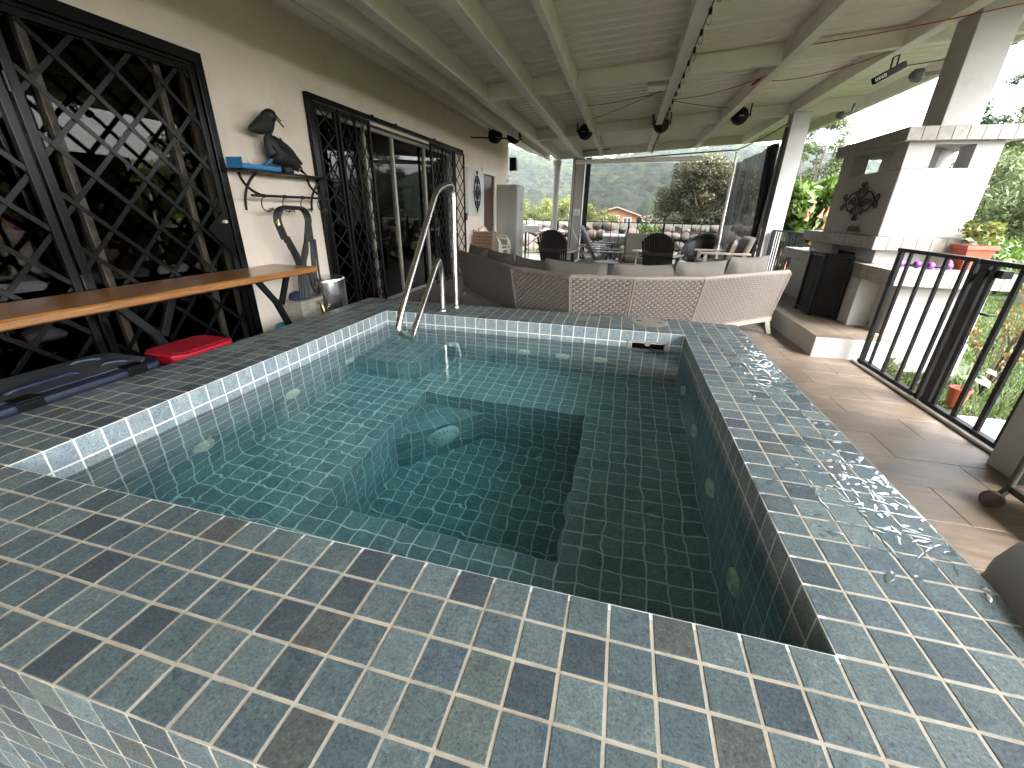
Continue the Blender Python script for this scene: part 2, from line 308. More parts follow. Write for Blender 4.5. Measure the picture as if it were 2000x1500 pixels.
def obj(name, mb, mat, parent=None, smooth=None, bevel=0, tone=None, kind=None, local=False, label=None):
    """links one mesh object; vertices are world coordinates unless local=True"""
    me = bpy.data.meshes.new(name); vs = mb.v
    o = bpy.data.objects.new(name, me)
    if parent is not None:
        o.parent = parent
        if not local:
            inv = wmat(parent).inverted(); vs = [tuple(inv @ Vector(p)) for p in vs]
    me.from_pydata(vs, [], mb.f); me.materials.append(mat)
    if smooth is not None:
        me.shade_smooth()
        if smooth < 180: me.set_sharp_from_angle(angle=radians(smooth))
    if tone is not None:
        a = me.attributes.new('tone', 'FLOAT', 'FACE'); a.data.foreach_set('value', np.asarray(tone, dtype=np.float32))
    me.update(); link(o)
    if bevel:
        md = o.modifiers.new('bevel', 'BEVEL'); md.width = bevel; md.segments = 2; md.limit_method = 'ANGLE'
    if kind: o['kind'] = kind
    if label: o['label'] = label
    return o
WM = {}
def wmat(o):
    M = Matrix.Translation(o.location) @ o.rotation_euler.to_matrix().to_4x4()
    return (wmat(o.parent) @ M) if o.parent else M
def thing(name, label, cat, loc=(0,0,0), rz=0, group=None):
    o = bpy.data.objects.new(name, None); o.empty_display_size = .1; o.location = loc; o.rotation_euler = (0,0,rz)
    o['label'] = label; o['category'] = cat
    if group: o['group'] = group
    return link(o)
def tag(o, label, cat, group=None):
    o['label'] = label; o['category'] = cat
    if group: o['group'] = group
    return o
def struct(o): o['kind'] = 'structure'; return o
def kids(o): return [c for c in bpy.data.objects if c.parent == o]
def dup(root, loc=None, rz=None, label=None, group=None, parent=None):
    r = root.copy(); link(r)
    if parent is not None: r.parent = parent
    if loc is not None: r.location = loc
    if rz is not None: r.rotation_euler = (0,0,rz)
    if label: r['label'] = label
    if group: r['group'] = group
    for ch in kids(root): dup(ch, parent=r)
    return r
def leaf_cloud(name, mat, parent, C, n, size, seed, asp=.5, droop=.3):
    """leaf faces gathered in clumps: C = list of (centre, radii, weight)"""
    r = np.random.default_rng(seed); cen, rad = [], []
    wts = np.array([c[2] for c in C], float); wts /= wts.sum(); pick = r.choice(len(C), n, p=wts)
    c0 = np.array([c[0] for c in C])[pick]; r0 = np.array([c[1] for c in C])[pick]
    d = r.normal(size=(n, 3)); d /= np.linalg.norm(d, axis=1)[:, None]; rr = r.random(n)**.45
    P = c0+d*rr[:, None]*r0
    nrm = d*.7+r.normal(size=(n, 3))*.55+np.array([0, 0, .5]); nrm /= np.linalg.norm(nrm, axis=1)[:, None]
    t = np.cross(nrm, r.normal(size=(n, 3))); t /= np.linalg.norm(t, axis=1)[:, None]; t[:, 2] -= droop; t /= np.linalg.norm(t, axis=1)[:, None]; b = np.cross(nrm, t); b /= np.linalg.norm(b, axis=1)[:, None]
    L_ = size*r.uniform(.6, 1.35, n)[:, None]; W = L_*asp*.5
    v = np.stack([P-t*L_*.5, P+b*W-t*L_*.05+nrm*L_*.06, P+t*L_*.5-nrm*L_*.05, P-b*W-t*L_*.05+nrm*L_*.06], 1)
    me = bpy.data.meshes.new(name); me.vertices.add(n*4); me.vertices.foreach_set('co', v.reshape(-1)); me.loops.add(n*4); me.loops.foreach_set('vertex_index', np.arange(n*4)); me.polygons.add(n); me.polygons.foreach_set('loop_start', np.arange(n)*4)
    me.update(calc_edges=True); a = me.attributes.new('tone', 'FLOAT', 'FACE'); ct = r.random(len(C)); a.data.foreach_set('value', (.55*r.random(n)+.45*ct[pick]).astype(np.float32)); me.materials.append(mat)
    o = bpy.data.objects.new(name, me); link(o)
    if parent: o.parent = parent; o.matrix_parent_inverse = wmat(parent).inverted()
    return o
def fillet(pts, r, n=6):
    pts = [Vector(p) for p in pts]; out_ = [pts[0]]
    for i in range(1, len(pts)-1):
        a, b, c = pts[i-1], pts[i], pts[i+1]; d1 = (a-b); d2 = (c-b); rr = min(r if not isinstance(r, (list, tuple)) else r[i], d1.length*.49, d2.length*.49)
        p0 = b+d1.normalized()*rr; p2 = b+d2.normalized()*rr
        for k in range(n+1):
            t = k/n; out_.append(p0*(1-t)**2 + b*2*t*(1-t) + p2*t*t)
    return out_+[pts[-1]]
def catenary(a, b, sag, n=12):
    a, b = Vector(a), Vector(b); return [a.lerp(b, i/n)-Vector((0,0,sag*4*(i/n)*(1-i/n))) for i in range(n+1)]
def project(p):
    d = Vector(p)-CAMP; z = d.dot(CF)
    if z < .05: return None
    return 1000+FPX*d.dot(CR)/z, 750-FPX*d.dot(CU)/z, z

FZ = -.40      # patio floor height (rim of the tub is z = 0)

# ================================================================== HOT TUB
def tile_geo(h=.0462, c=.0012, d=.005, rng=random, jit=.0007):
    """chamfered square tile, face at local z = 0, as (verts, faces)"""
    cs = [(-h, -h), (h, -h), (h, h), (-h, h)]; cs = [(x+rng.uniform(-jit, jit), y+rng.uniform(-jit, jit)) for x, y in cs]
    dz = [rng.uniform(-.0004, .0003) for _ in range(4)]
    v = [(x-(c if x > 0 else -c), y-(c if y > 0 else -c), dz[i]) for i, (x, y) in enumerate(cs)] + [(x, y, dz[i]-c) for i, (x, y) in enumerate(cs)] + [(x, y, -d) for x, y in cs]
    f = [(0,1,2,3)] + [(4+i, 4+(i+1) % 4, (i+1) % 4, i) for i in range(4)] + [(8+i, 8+(i+1) % 4, 4+(i+1) % 4, 4+i) for i in range(4)]
    return v, f
tub = thing('hot_tub', 'raised square hot tub clad in blue grey slate tiles with pale grout', 'hot tub', (1.35, 1.35, FZ))
N = 27; S = .1; PB = -.9; WB = -1.5
slots = []   # (centre, u, v, n)
X_, Y_, Z_ = Vector((1,0,0)), Vector((0,1,0)), Vector((0,0,1))
for i in range(-5, 32):
    for j in range(-5, 32):
        if not (0 <= i < N and 0 <= j < N): slots.append((Vector(((i+.5)*S, (j+.5)*S, 0)), X_, Y_, Z_))
for j in range(N):
    for k in range(9):
        z = -(k+.5)*S; t = (j+.5)*S
        slots.append((Vector((0, t, z)), Y_, Z_, X_)); slots.append((Vector((2.7, t, z)), -Y_, Z_, -X_))
        slots.append((Vector((t, 0, z)), -X_, Z_, Y_))
        if not (k in (0, 1) and 22 < j < 26 and k == 1): slots.append((Vector((t, 2.7, z)), X_, Z_, -Y_))
for j in range(-5, 32):
    for k in range(8):
        z = -(k+.5)*S; t = (j+.5)*S
        slots.append((Vector((t, -.5, z)), X_, Z_, -Y_))
        if k < 4: slots += [ (Vector((3.2, t, z)), Y_, Z_, X_), (Vector((t, 3.2, z)), -X_, Z_, Y_), (Vector((-.5, t, z)), -Y_, Z_, -X_)]
for i in range(N):
    for j in range(N):
        if not (7 <= i < 20 and 7 <= j < 20): slots.append((Vector(((i+.5)*S, (j+.5)*S, PB)), X_, Y_, Z_))
        else: slots.append((Vector(((i+.5)*S, (j+.5)*S, WB)), X_, Y_, Z_))
for j in range(13):
    for k in range(6):
        t = .7+(j+.5)*S; z = PB-(k+.5)*S
        slots += [(Vector((.7, t, z)), Y_, Z_, X_), (Vector((2.0, t, z)), -Y_, Z_, -X_), (Vector((t, .7, z)), -X_, Z_, Y_), (Vector((t, 2.0, z)), X_, Z_, -Y_)]
def seen_size(sl):
    c, u, v, n = sl
    if n.dot(CAMP-c) <= 0 or c.z < -.16: return 0
    q = [project(c+u*a*S/2+v*b*S/2) for a, b in ((-1,-1), (1,-1), (1,1), (-1,1))]
    if any(p is None for p in q): return 0
    cx = sum(p[0] for p in q)/4; cy = sum(p[1] for p in q)/4
    if not (-30 < cx < 2030 and -30 < cy < 1530): return 0
    return abs(sum(q[i][0]*q[(i+1) % 4][1]-q[(i+1) % 4][0]*q[i][1] for i in range(4)))/2
rank = sorted(range(len(slots)), key=lambda k: -seen_size(slots[k])); single = set(k for k in rank[:298] if seen_size(slots[k]) > 0)
proto = []
for k in range(36):
    v, f = tile_geo(); mb = MB(); mb.add(v, f); me = bpy.data.meshes.new('tile'); me.from_pydata(v, [], f); me.materials.append(TILE)
    a = me.attributes.new('tone', 'FLOAT', 'FACE'); a.data.foreach_set('value', np.full(len(f), random.random(), np.float32)); me.update(); proto.append(me)
TI = wmat(tub).inverted(); basin = lambda c: -.001 < c.x < 2.701 and -.001 < c.y < 2.701; protob = []
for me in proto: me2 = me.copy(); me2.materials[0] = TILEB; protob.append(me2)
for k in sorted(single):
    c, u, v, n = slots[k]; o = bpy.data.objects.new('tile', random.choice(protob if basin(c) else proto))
    R = Matrix((u, v, n)).transposed().to_4x4(); tilt = Matrix.Rotation(random.gauss(0, .0035), 4, 'X') @ Matrix.Rotation(random.gauss(0, .0035), 4, 'Y') @ Matrix.Rotation(random.gauss(0, .004), 4, 'Z')
    o.parent = tub; o.matrix_local = TI @ Matrix.Translation(c+n*random.uniform(-.0003, .0006)) @ R @ tilt; link(o)
def join_tiles(sl, name, parent, jit=.0005, mat=None):
    vs, fs, tn = [], [], []
    for c, u, v, n in sl:
        tv, tf = tile_geo(jit=jit); b = len(vs); t = random.random(); a1, a2 = random.gauss(0, .003), random.gauss(0, .003)
        for x, y, z in tv: vs.append(tuple(c+u*x+v*y+n*(z+a1*x+a2*y)))
        fs += [tuple(i+b for i in f) for f in tf]; tn += [t]*len(tf)
    mb = MB(); mb.v = vs; mb.f = fs; o = obj(name, mb, mat or TILE, parent, tone=tn, kind='stuff'); return o
basin = lambda c: -.001 < c.x < 2.701 and -.001 < c.y < 2.701
join_tiles([s for k, s in enumerate(slots) if k not in single and not basin(s[0])], 'tile_cladding', tub)
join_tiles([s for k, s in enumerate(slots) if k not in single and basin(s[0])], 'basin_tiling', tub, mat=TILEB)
# shell under the tiles
g = .0013; mb = MB()
for (x0, y0, x1, y1) in ((-.5+g, -.5+g, -.02, 3.2-g), (2.72, -.5+g, 3.2-g, 3.2-g), (-.02, -.5+g, 2.72, -.02)): mb.box(x0, y0, -1.7, x1, y1, -g)
mb.box(-.02, 2.92, -1.7, 2.72, 3.2-g, -g); mb.box(-.02, 2.72, -1.7, 2.28, 2.92, -g); mb.box(2.58, 2.72, -1.7, 2.72, 2.92, -g); mb.box(2.28, 2.72, -.085, 2.58, 2.92, -g); mb.box(2.28, 2.72, -1.7, 2.58, 2.92, -.2)
obj('rim_mortar', mb, GROUT, tub)
mb = MB(); q = -g
mb.box(-.02, -.02, -1.7, -g, 2.72, q); mb.box(2.7+g, -.02, -1.7, 2.72, 2.72, q); mb.box(-g, -.02, -1.7, 2.7+g, -g, q)
mb.box(-g, 2.7+g, -1.7, 2.30, 2.72, q); mb.box(2.60, 2.7+g, -1.7, 2.7+g, 2.72, q); mb.box(2.30, 2.7+g, -.1, 2.60, 2.72, q); mb.box(2.30, 2.7+g, -1.7, 2.60, 2.72, -.2)
zt = PB-g; mb.box(-g, -g, -1.7, .7-g, 2.7+g, zt); mb.box(2.0+g, -g, -1.7, 2.7+g, 2.7+g, zt); mb.box(.7-g, -g, -1.7, 2.0+g, .7-g, zt); mb.box(.7-g, 2.0+g, -1.7, 2.0+g, 2.7+g, zt)
mb.box(.7-g, .7-g, -1.7, 2.0+g, 2.0+g, WB-g)
obj('basin_mortar', mb, GROUTP, tub)
# clipped tiles for the corner seat blocks
def clip(poly, region):
    """Sutherland-Hodgman, both CCW convex 2-D"""
    outp = poly
    for i in range(len(region)):
        a, b = region[i], region[(i+1) % len(region)]; inp = outp; outp = []
        side = lambda p: (b[0]-a[0])*(p[1]-a[1])-(b[1]-a[1])*(p[0]-a[0])
        for k in range(len(inp)):
            p, q = inp[k], inp[(k+1) % len(inp)]; sp, sq = side(p), side(q)
            if sp >= 0: outp.append(p)
            if (sp >= 0) != (sq >= 0): t = sp/(sp-sq); outp.append((p[0]+(q[0]-p[0])*t, p[1]+(q[1]-p[1])*t))
        if not outp: return []
    return outp
def clad_top(region, z, rot, name, parent, origin=(0, 0)):
    vs, fs, tn = [], [], []; ca, sa = cos(rot), sin(rot)
    for i in range(-30, 40):
        for j in range(-30, 40):
            sq = [((i+a)*S, (j+b)*S) for a, b in ((.035, .035), (.965, .035), (.965, .965), (.035, .965))]
            sq = [(origin[0]+x*ca-y*sa, origin[1]+x*sa+y*ca) for x, y in sq]; pc = clip(sq, region)
            if len(pc) < 3: continue
            n = len(pc); b = len(vs); vs += [(x, y, z) for x, y in pc]+[(x, y, z-.004) for x, y in pc]
            fs += [tuple(range(b, b+n))]+[(b+k+n, b+(k+1) % n+n, b+(k+1) % n, b+k) for k in range(n)]; tn += [random.random()]*(n+1)
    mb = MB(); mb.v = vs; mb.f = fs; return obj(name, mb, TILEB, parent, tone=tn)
def clad_side(path, z0, z1, name, parent):
    """rows of tiles along a plan polyline, outside on the right of the direction of travel"""
    path = [Vector((*p, 0)) for p in path]; vs, fs, tn = [], [], []
    segs = [(path[i], path[i+1]) for i in range(len(path)-1)]; tot = sum((b-a).length for a, b in segs); n = max(1, round(tot/S)); w_ = tot/n
    def at(d):
        for a, b in segs:
            l = (b-a).length
            if d <= l+1e-9: return a.lerp(b, d/l if l else 0), (b-a).normalized()
            d -= l
        return segs[-1][1], (segs[-1][1]-segs[-1][0]).normalized()
    rows = max(1, round((z1-z0)/S)); h = (z1-z0)/rows
    for k in range(n):
        m_ = 4; P = [at(min(tot, k*w_+.0035+(w_-.007)*e/m_)) for e in range(m_+1)]
        for r in range(rows):
            b = len(vs); a0, a1 = z0+r*h+.0035, z0+(r+1)*h-.0035; t = random.random()
            for p, d in P:
                nn_ = Vector((d.y, -d.x, 0)); o1 = p+nn_*.004; vs += [(o1.x, o1.y, a0), (o1.x, o1.y, a1), (p.x, p.y, a0), (p.x, p.y, a1)]
            for e in range(m_):
                q0, q1 = b+4*e, b+4*e+4; fs += [(q0, q1, q1+1, q0+1), (q0+1, q1+1, q1+3, q0+3), (q0+2, q1+2, q1, q0)]; tn += [t]*3
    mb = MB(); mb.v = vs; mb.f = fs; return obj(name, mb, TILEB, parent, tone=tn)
arc = [(.6-.2+.2*sin(a), 2.14+.2-.2*cos(a)) for a in [radians(9*k) for k in range(11)]]
step_poly = [(.003, 2.14)]+arc+[(.6, 2.697), (.003, 2.697)]
mb = MB().prism([(x, y, -.9) for x, y in step_poly], (0, 0, .3365)); ent = obj('entry_step', mb, GROUTP, tub)
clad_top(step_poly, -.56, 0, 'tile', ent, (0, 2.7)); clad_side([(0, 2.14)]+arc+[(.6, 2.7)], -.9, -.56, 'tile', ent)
tri = [(.703, 1.497), (1.203, 1.997), (.703, 1.997)]
mb = MB().prism([(x, y, WB) for x, y in tri], (0, 0, .3965)); ws = obj('well_step', mb, GROUTP, tub)
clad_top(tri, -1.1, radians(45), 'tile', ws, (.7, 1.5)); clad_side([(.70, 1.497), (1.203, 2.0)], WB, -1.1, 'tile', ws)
# jets
def jet(c, n):
    mb = MB(); mb.lathe([(.0, .014), (.014, .014), (.016, .006), (.026, .006), (.030, .022), (.038, .022), (.042, .012), (.050, .019), (.061, .012), (.064, 0)], n=24, cap=False)
    R = Vector(n).to_track_quat('Z', 'Y').to_matrix().to_4x4(); mb.xf(Matrix.Translation(Vector(c)+Vector(n)*.001) @ R); return mb
JETM = pm('aged_jet_plastic', (.92,.90,.74), .5, var=.3, scale=30)
for y in (.69, 1.37, 2.04): obj('jet', jet((0, y, -.55), (1,0,0)), JETM, tub, smooth=40)
for x in (.67, 1.36, 1.72, 2.05): obj('jet', jet((x, 2.7, -.54), (0,-1,0)), JETM, tub, smooth=40)
for y in (2.25, 1.67, 1.12, .56): obj('jet', jet((2.7, y, -.56), (-1,0,0)), JETM, tub, smooth=40)
# drain covers
def drain(c, n):
    n = Vector(n).normalized(); root = MB().lathe([(.0, .036), (.06, .034), (.10, .024), (.124, .006), (.127, 0)], n=32, cap=False)
    R = n.to_track_quat('Z', 'Y').to_matrix().to_4x4(); M = Matrix.Translation(Vector(c)) @ R; root.xf(M)
    o = obj('drain_cover', root, WHITEPL, tub, smooth=50); sl = MB()
    for k in range(26):
        a = 2*pi*k/26; p = M @ Vector((cos(a)*.078, sin(a)*.078, .0300)); q = M @ Vector((cos(a)*.102, sin(a)*.102, .0235)); sl.bar(p, q, .003, .003, up=n)
    for k in range(60):
        a = k*2.4; r = .055*sqrt(k/60); p = M @ Vector((cos(a)*r, sin(a)*r, .0345)); q = p+n*.0012; sl.bar(p, q, .0035, .0035, up=(1, 0, 0))
    obj('grille', sl, BLACKP, o)
drain((.965, 1.755, -1.27), (1, -1, .0)); drain((1.998, 1.24, -1.18), (-1, 0, 0)); drain((1.998, .98, -1.20), (-1, 0, 0))
# skimmer
SKM = pm('skimmer_plastic', (.36,.34,.30), .5, var=.1); sk = MB()
x0, x1, z0, z1 = 2.265, 2.585, -.203, -.078
for b in ((x0, z0, x1, z0+.014), (x0, z1-.014, x1, z1), (x0, z0+.014, x0+.022, z1-.014), (x1-.022, z0+.014, x1, z1-.014)): sk.box(b[0], 2.688, b[1], b[2], 2.71, b[3])
o = obj('skimmer_frame', sk, SKM, tub, bevel=.002)
fl = MB(); fl.prism([(2.395, 2.70, z1-.012), (2.455, 2.70, z1-.012), (2.44, 2.70, z1-.045), (2.41, 2.70, z1-.045)], (0, .012, 0)); fl.prism([(2.375, 2.705, z0+.014), (2.475, 2.705, z0+.014), (2.45, 2.705, z0+.04), (2.40, 2.705, z0+.04)], (0, .02, 0)); obj('weir', fl, SKM, o)
mb = MB().box(2.285, 2.86, -.2, 2.575, 2.875, -.085); obj('skimmer_back', mb, BLACKP, o)
# skimmer lid on the far rim
mb = MB().lathe([(0, .006), (.145, .006), (.157, .0045), (.163, .001), (.163, -.001)], (2.436, 3.045, 0), 48, cap=False); lid = obj('skimmer_lid', mb, pm('lid_plastic', (.27,.25,.21), .55, var=.15, scale=20, bs=400, bstr=.4), tub, smooth=40)
mb = MB(); mb.box(2.33, 3.05, .0058, 2.37, 3.065, .0085).box(2.51, 3.02, .0058, 2.55, 3.035, .0085); obj('finger_slot', mb, BLACKP, lid)
# splashed drops and streaks lying on the right-hand rim
def drops(n, seed):
    r = random.Random(seed); vs, fs = [], []
    for _ in range(n):
        while True:
            x = 3.2-abs(r.gauss(0, .17)); y = r.uniform(.25, 3.15)
            d1 = abs(y-.72)/.42; d2 = abs(y-1.85)/.75; dens = max(1-d1, .85*(1-d2), .12)
            if x > 2.73 and r.random() < dens: break
        on_joint = r.random() < .38
        if on_joint:
            if r.random() < .5: x = round(x*10)/10+r.gauss(0, .003); x = min(x, 3.195); L0, W0, a = r.uniform(.012, .045), r.uniform(.003, .006), pi/2+r.gauss(0, .08)
            else: y = round(y*10)/10+r.gauss(0, .003); L0, W0, a = r.uniform(.012, .045), r.uniform(.003, .006), r.gauss(0, .08)
        else: L0, W0, a = r.uniform(.006, .034), r.uniform(.003, .012), r.gauss(.6, .5)
        x = min(x, 3.192-abs(L0*cos(a))); r_t = r.uniform(-.2, 1.2); H = min(W0, L0)*r.uniform(.03, .10); nb = 12; ph = [r.uniform(.7, 1.25) for _ in range(nb)]; b = len(vs)
        for f, z in ((1, .0001), (.86, H*.55), (.5, H*.92)):
            for k in range(nb):
                t = 2*pi*k/nb; u, v = L0*f*cos(t)*ph[k], W0*f*sin(t)*ph[k]; vs.append((x+u*cos(a)-v*sin(a), y+u*sin(a)+v*cos(a), z))
        for q_ in range(b, len(vs)): vx, vy, vz = vs[q_]; vs[q_] = (vx, vy, vz+.0004+.045*(x-vx)*r_t)
        vs.append((x, y, H+.0004)); c = len(vs)-1
        for q in range(2):
            for k in range(nb): fs.append((b+q*nb+k, b+q*nb+(k+1) % nb, b+(q+1)*nb+(k+1) % nb, b+(q+1)*nb+k))
        for k in range(nb): fs.append((b+2*nb+k, b+2*nb+(k+1) % nb, c))
    mb = MB(); mb.v = vs; mb.f = fs; return mb
WSM, wt_, wb2, _o = newmat('splash_water'); wb2.inputs['Base Color'].default_value = (.10,.13,.14,1); wb2.inputs['Roughness'].default_value = .06; wb2.inputs['IOR'].default_value = 1.6; wb2.inputs['Specular IOR Level'].default_value = 1; wb2.inputs['Coat Weight'].default_value = 1; wb2.inputs['Coat Roughness'].default_value = .02
so = obj('water_splash', drops(460, 5), WSM, smooth=180, kind='stuff'); tag(so, 'splashed water drops and streaks glinting on the right rim of the tub', 'water')
# water: closed body, waves as real relief on its surface
nx = 300; xs = np.linspace(-.008, 2.708, nx); XX, YY = np.meshgrid(xs, xs); hgt = np.zeros_like(XX)
near = np.exp(-((YY-.45)/.75)**2)*1.0+.20; far_ = np.exp(-(((XX-1.3)/.35)**2+((YY-2.25)/.25)**2))
for k in range(46):
    lam = RNG.uniform(.035, .24); a = RNG.uniform(0, 2*pi); kx, ky = 2*pi/lam*cos(a), 2*pi/lam*sin(a); ph = RNG.uniform(0, 2*pi)
    amp = .0046*lam*(1 if lam > .09 else .8); loc = near if lam < .09 else (.45+.4*near); hgt += amp*np.sin(kx*XX+ky*YY+ph)*loc
for k in range(14):
    lam = RNG.uniform(.025, .05); a = RNG.uniform(0, 2*pi); hgt += .0035*lam*np.sin(2*pi/lam*(cos(a)*XX+sin(a)*YY)+k)*far_
hgt = -.145+hgt*.15; mb = MB(); mb.v = [(float(XX[j, i]), float(YY[j, i]), float(hgt[j, i])) for j in range(nx) for i in range(nx)]
mb.f = [(j*nx+i, j*nx+i+1, (j+1)*nx+i+1, (j+1)*nx+i) for j in range(nx-1) for i in range(nx-1)]
b0 = len(mb.v); mb.v += [(-.008, -.008, -1.6), (2.708, -.008, -1.6), (2.708, 2.708, -1.6), (-.008, 2.708, -1.6)]
bot = list(range(nx)); top = [(nx-1)*nx+i for i in range(nx)]; lf = [j*nx for j in range(nx)]; rt = [j*nx+nx-1 for j in range(nx)]
mb.f += [tuple([b0, b0+1]+bot[::-1]), tuple([b0+1, b0+2]+rt[::-1]), tuple([b0+2, b0+3]+top), tuple([b0+3, b0]+lf), (b0, b0+3, b0+2, b0+1)]
wt = obj('pool_water', mb, WATER, smooth=60); struct(wt)

# ================================================================== GRAB RAIL
hr = thing('pool_handrail', 'bent stainless steel grab rail rising from the far rim over the entry step', 'handrail', (.55, 2.96, 0))
pts = fillet([(.575, 3.06, -.01), (.56, 3.10, .55), (.545, 3.15, 1.13), (.54, 2.80, 1.075), (.54, 2.01, .17), (.535, 1.955, .03), (.53, 2.17, -.075), (.52, 2.80, .50), (.515, 2.87, .36), (.51, 2.87, -.01)], [0, .01, .13, .13, .10, .05, .03, .07, .07, 0], 7)
obj('tube', MB().tube(pts, .025, 16), STEEL, hr, smooth=70)
for c in ((.575, 3.06, 0), (.51, 2.87, 0)): obj('flange', MB().lathe([(.0255, .012), (.034, .010), (.036, .0)], c, 24, cap=False), STEEL, hr, smooth=40)

# ================================================================== PATIO FLOOR, LAWN
fl = MB(); FX1, FY0, FY1 = 4.60, -6.5, 12.6
for (x0, y0, x1, y1) in ((-1.35, 3.2, FX1, FY1), (-1.35, -.5, -.5, 3.2), (3.2, -.5, FX1, 3.2)): fl.box(x0, y0, -1.9, x1, y1, FZ-.004)
fl.box(-1.35, FY0, -1.9, 3.2, -.5, -.82); fl.box(3.2, FY0, -1.9, FX1, -.5, FZ-.004)
patio = struct(obj('patio_floor', fl, FGROUT))
# planks of travertine, 0.6 x 0.3, half bond
ft = []
jy = -12
def ftile(x0, y0, x1, y1):
    ga = .0016
    return [(x0+ga, y0+ga), (x1-ga, y0+ga), (x1-ga, y1-ga), (x0+ga, y1-ga)]
TX0, TX1 = -1.2, 4.60
for j in range(-21, 43):
    y0 = .0+.3*j; y1 = y0+.3; off = .25 if (j % 2 == 0) else -.05      # joints at x = 4.15 / 3.85 alternately
    k = -10
    while True:
        xa = off+.6*k; xb = xa+.6; k += 1
        if xa > TX1: break
        xa, xb = max(xa, TX0), min(xb, TX1)
        if xb-xa < .02: continue
        if y1 <= -.49 and xa < 3.2:
            if xb > 3.2: ft.append((3.2, y0, xb, y1))
            continue
        if xb > -.5 and xa < 3.2 and y1 > -.5 and y0 < 3.2:
            ya, yb = y0, y1
            if xa < -.5: ft.append((xa, ya, min(xb, -.5), yb)); 
            if xb > 3.2: ft.append((max(xa, 3.2), ya, xb, yb))
            continue
        ft.append((xa, y0, xb, y1))
def fsize(t):
    q = [project((x, y, FZ)) for x, y in ((t[0], t[1]), (t[2], t[1]), (t[2], t[3]), (t[0], t[3]))]
    if any(p is None for p in q): return 0
    cx = sum(p[0] for p in q)/4; cy = sum(p[1] for p in q)/4
    if not (0 < cx < 2050 and 0 < cy < 1500): return 0
    return abs(sum(q[i][0]*q[(i+1) % 4][1]-q[(i+1) % 4][0]*q[i][1] for i in range(4)))/2
ft.sort(key=lambda t: -fsize(t)); cache = {}
for t in ft[:150]:
    key = (round(t[2]-t[0], 3), round(t[3]-t[1], 3))
    if key not in cache:
        w_, h_ = key; mb = MB(); q = ftile(0, 0, w_, h_); c_ = .0012
        v = [(x+(c_ if x < w_/2 else -c_), y+(c_ if y < h_/2 else -c_), 0) for x, y in q]+[(x, y, -c_) for x, y in q]+[(x, y, -.006) for x, y in q]
        me = bpy.data.meshes.new('floor_tile'); me.from_pydata(v, [], [(0,1,2,3)]+[(4+i, 4+(i+1) % 4, (i+1) % 4, i) for i in range(4)]+[(8+i, 8+(i+1) % 4, 4+(i+1) % 4, 4+i) for i in range(4)]); me.materials.append(FLOORM); cache[key] = me
    o = bpy.data.objects.new('floor_tile', cache[key]); o.parent = patio; o.location = (t[0], t[1], FZ+random.uniform(-.0004, .0004)); link(o)
mb = MB(); tn = []
for t in ft[150:]:
    q = ftile(*t); b = random.random(); mb.add([(x, y, FZ) for x, y in q]+[(x, y, FZ-.006) for x, y in q], [(0,1,2,3)]+[(4+i, 4+(i+1) % 4, (i+1) % 4, i) for i in range(4)]); tn += [b]*5
obj('floor_tile_field', mb, FLOORM, patio, tone=tn, kind='stuff')

def hval(x, y):    # garden ground
    z = -.56+.05*sin(x*.8+1)*sin(y*.7)
    if y > 16.9: z = .42
    return z
vs = []; nxx, nyy = 90, 110
gx = np.concatenate([np.linspace(-500, -20, 20), np.linspace(-18, 40, 50), np.linspace(44, 500, 20)]); gy = np.concatenate([np.linspace(-60, -6, 10), np.linspace(-5, 20, 50), np.linspace(22, 120, 25), np.linspace(130, 420, 25)])
rows = [[(float(x), float(y), hval(x, y) if y < 24 else .42-(y-24)*.085) for x in gx] for y in gy]
mb = MB()
P = rows
base = MB(); base.grid(P)
keep = []
for f in base.f:
    cx = sum(base.v[i][0] for i in f)/4; cy = sum(base.v[i][1] for i in f)/4
    if -1.3 < cx < 4.2 and -6.2 < cy < 12.0: continue
    keep.append(f)
base.f = keep
struct(obj('lawn', base, LAWN, smooth=180))
mb = MB(); mb.box(4.60, 1.0, -.7, 5.35, 2.78, -.475); slab = struct(obj('garden_path', mb, CONCP, bevel=.006))
mb = MB()
for y0 in (1.02, 1.62, 2.22): mb.box(4.61, y0, -.474, 5.33, y0+.555, -.468)
for k, y0 in enumerate((1.02, 1.62, 2.22)): obj('path_slab', MB().box(4.615, y0, -.474, 5.33, y0+.55, -.466), CONCP, slab, bevel=.003)
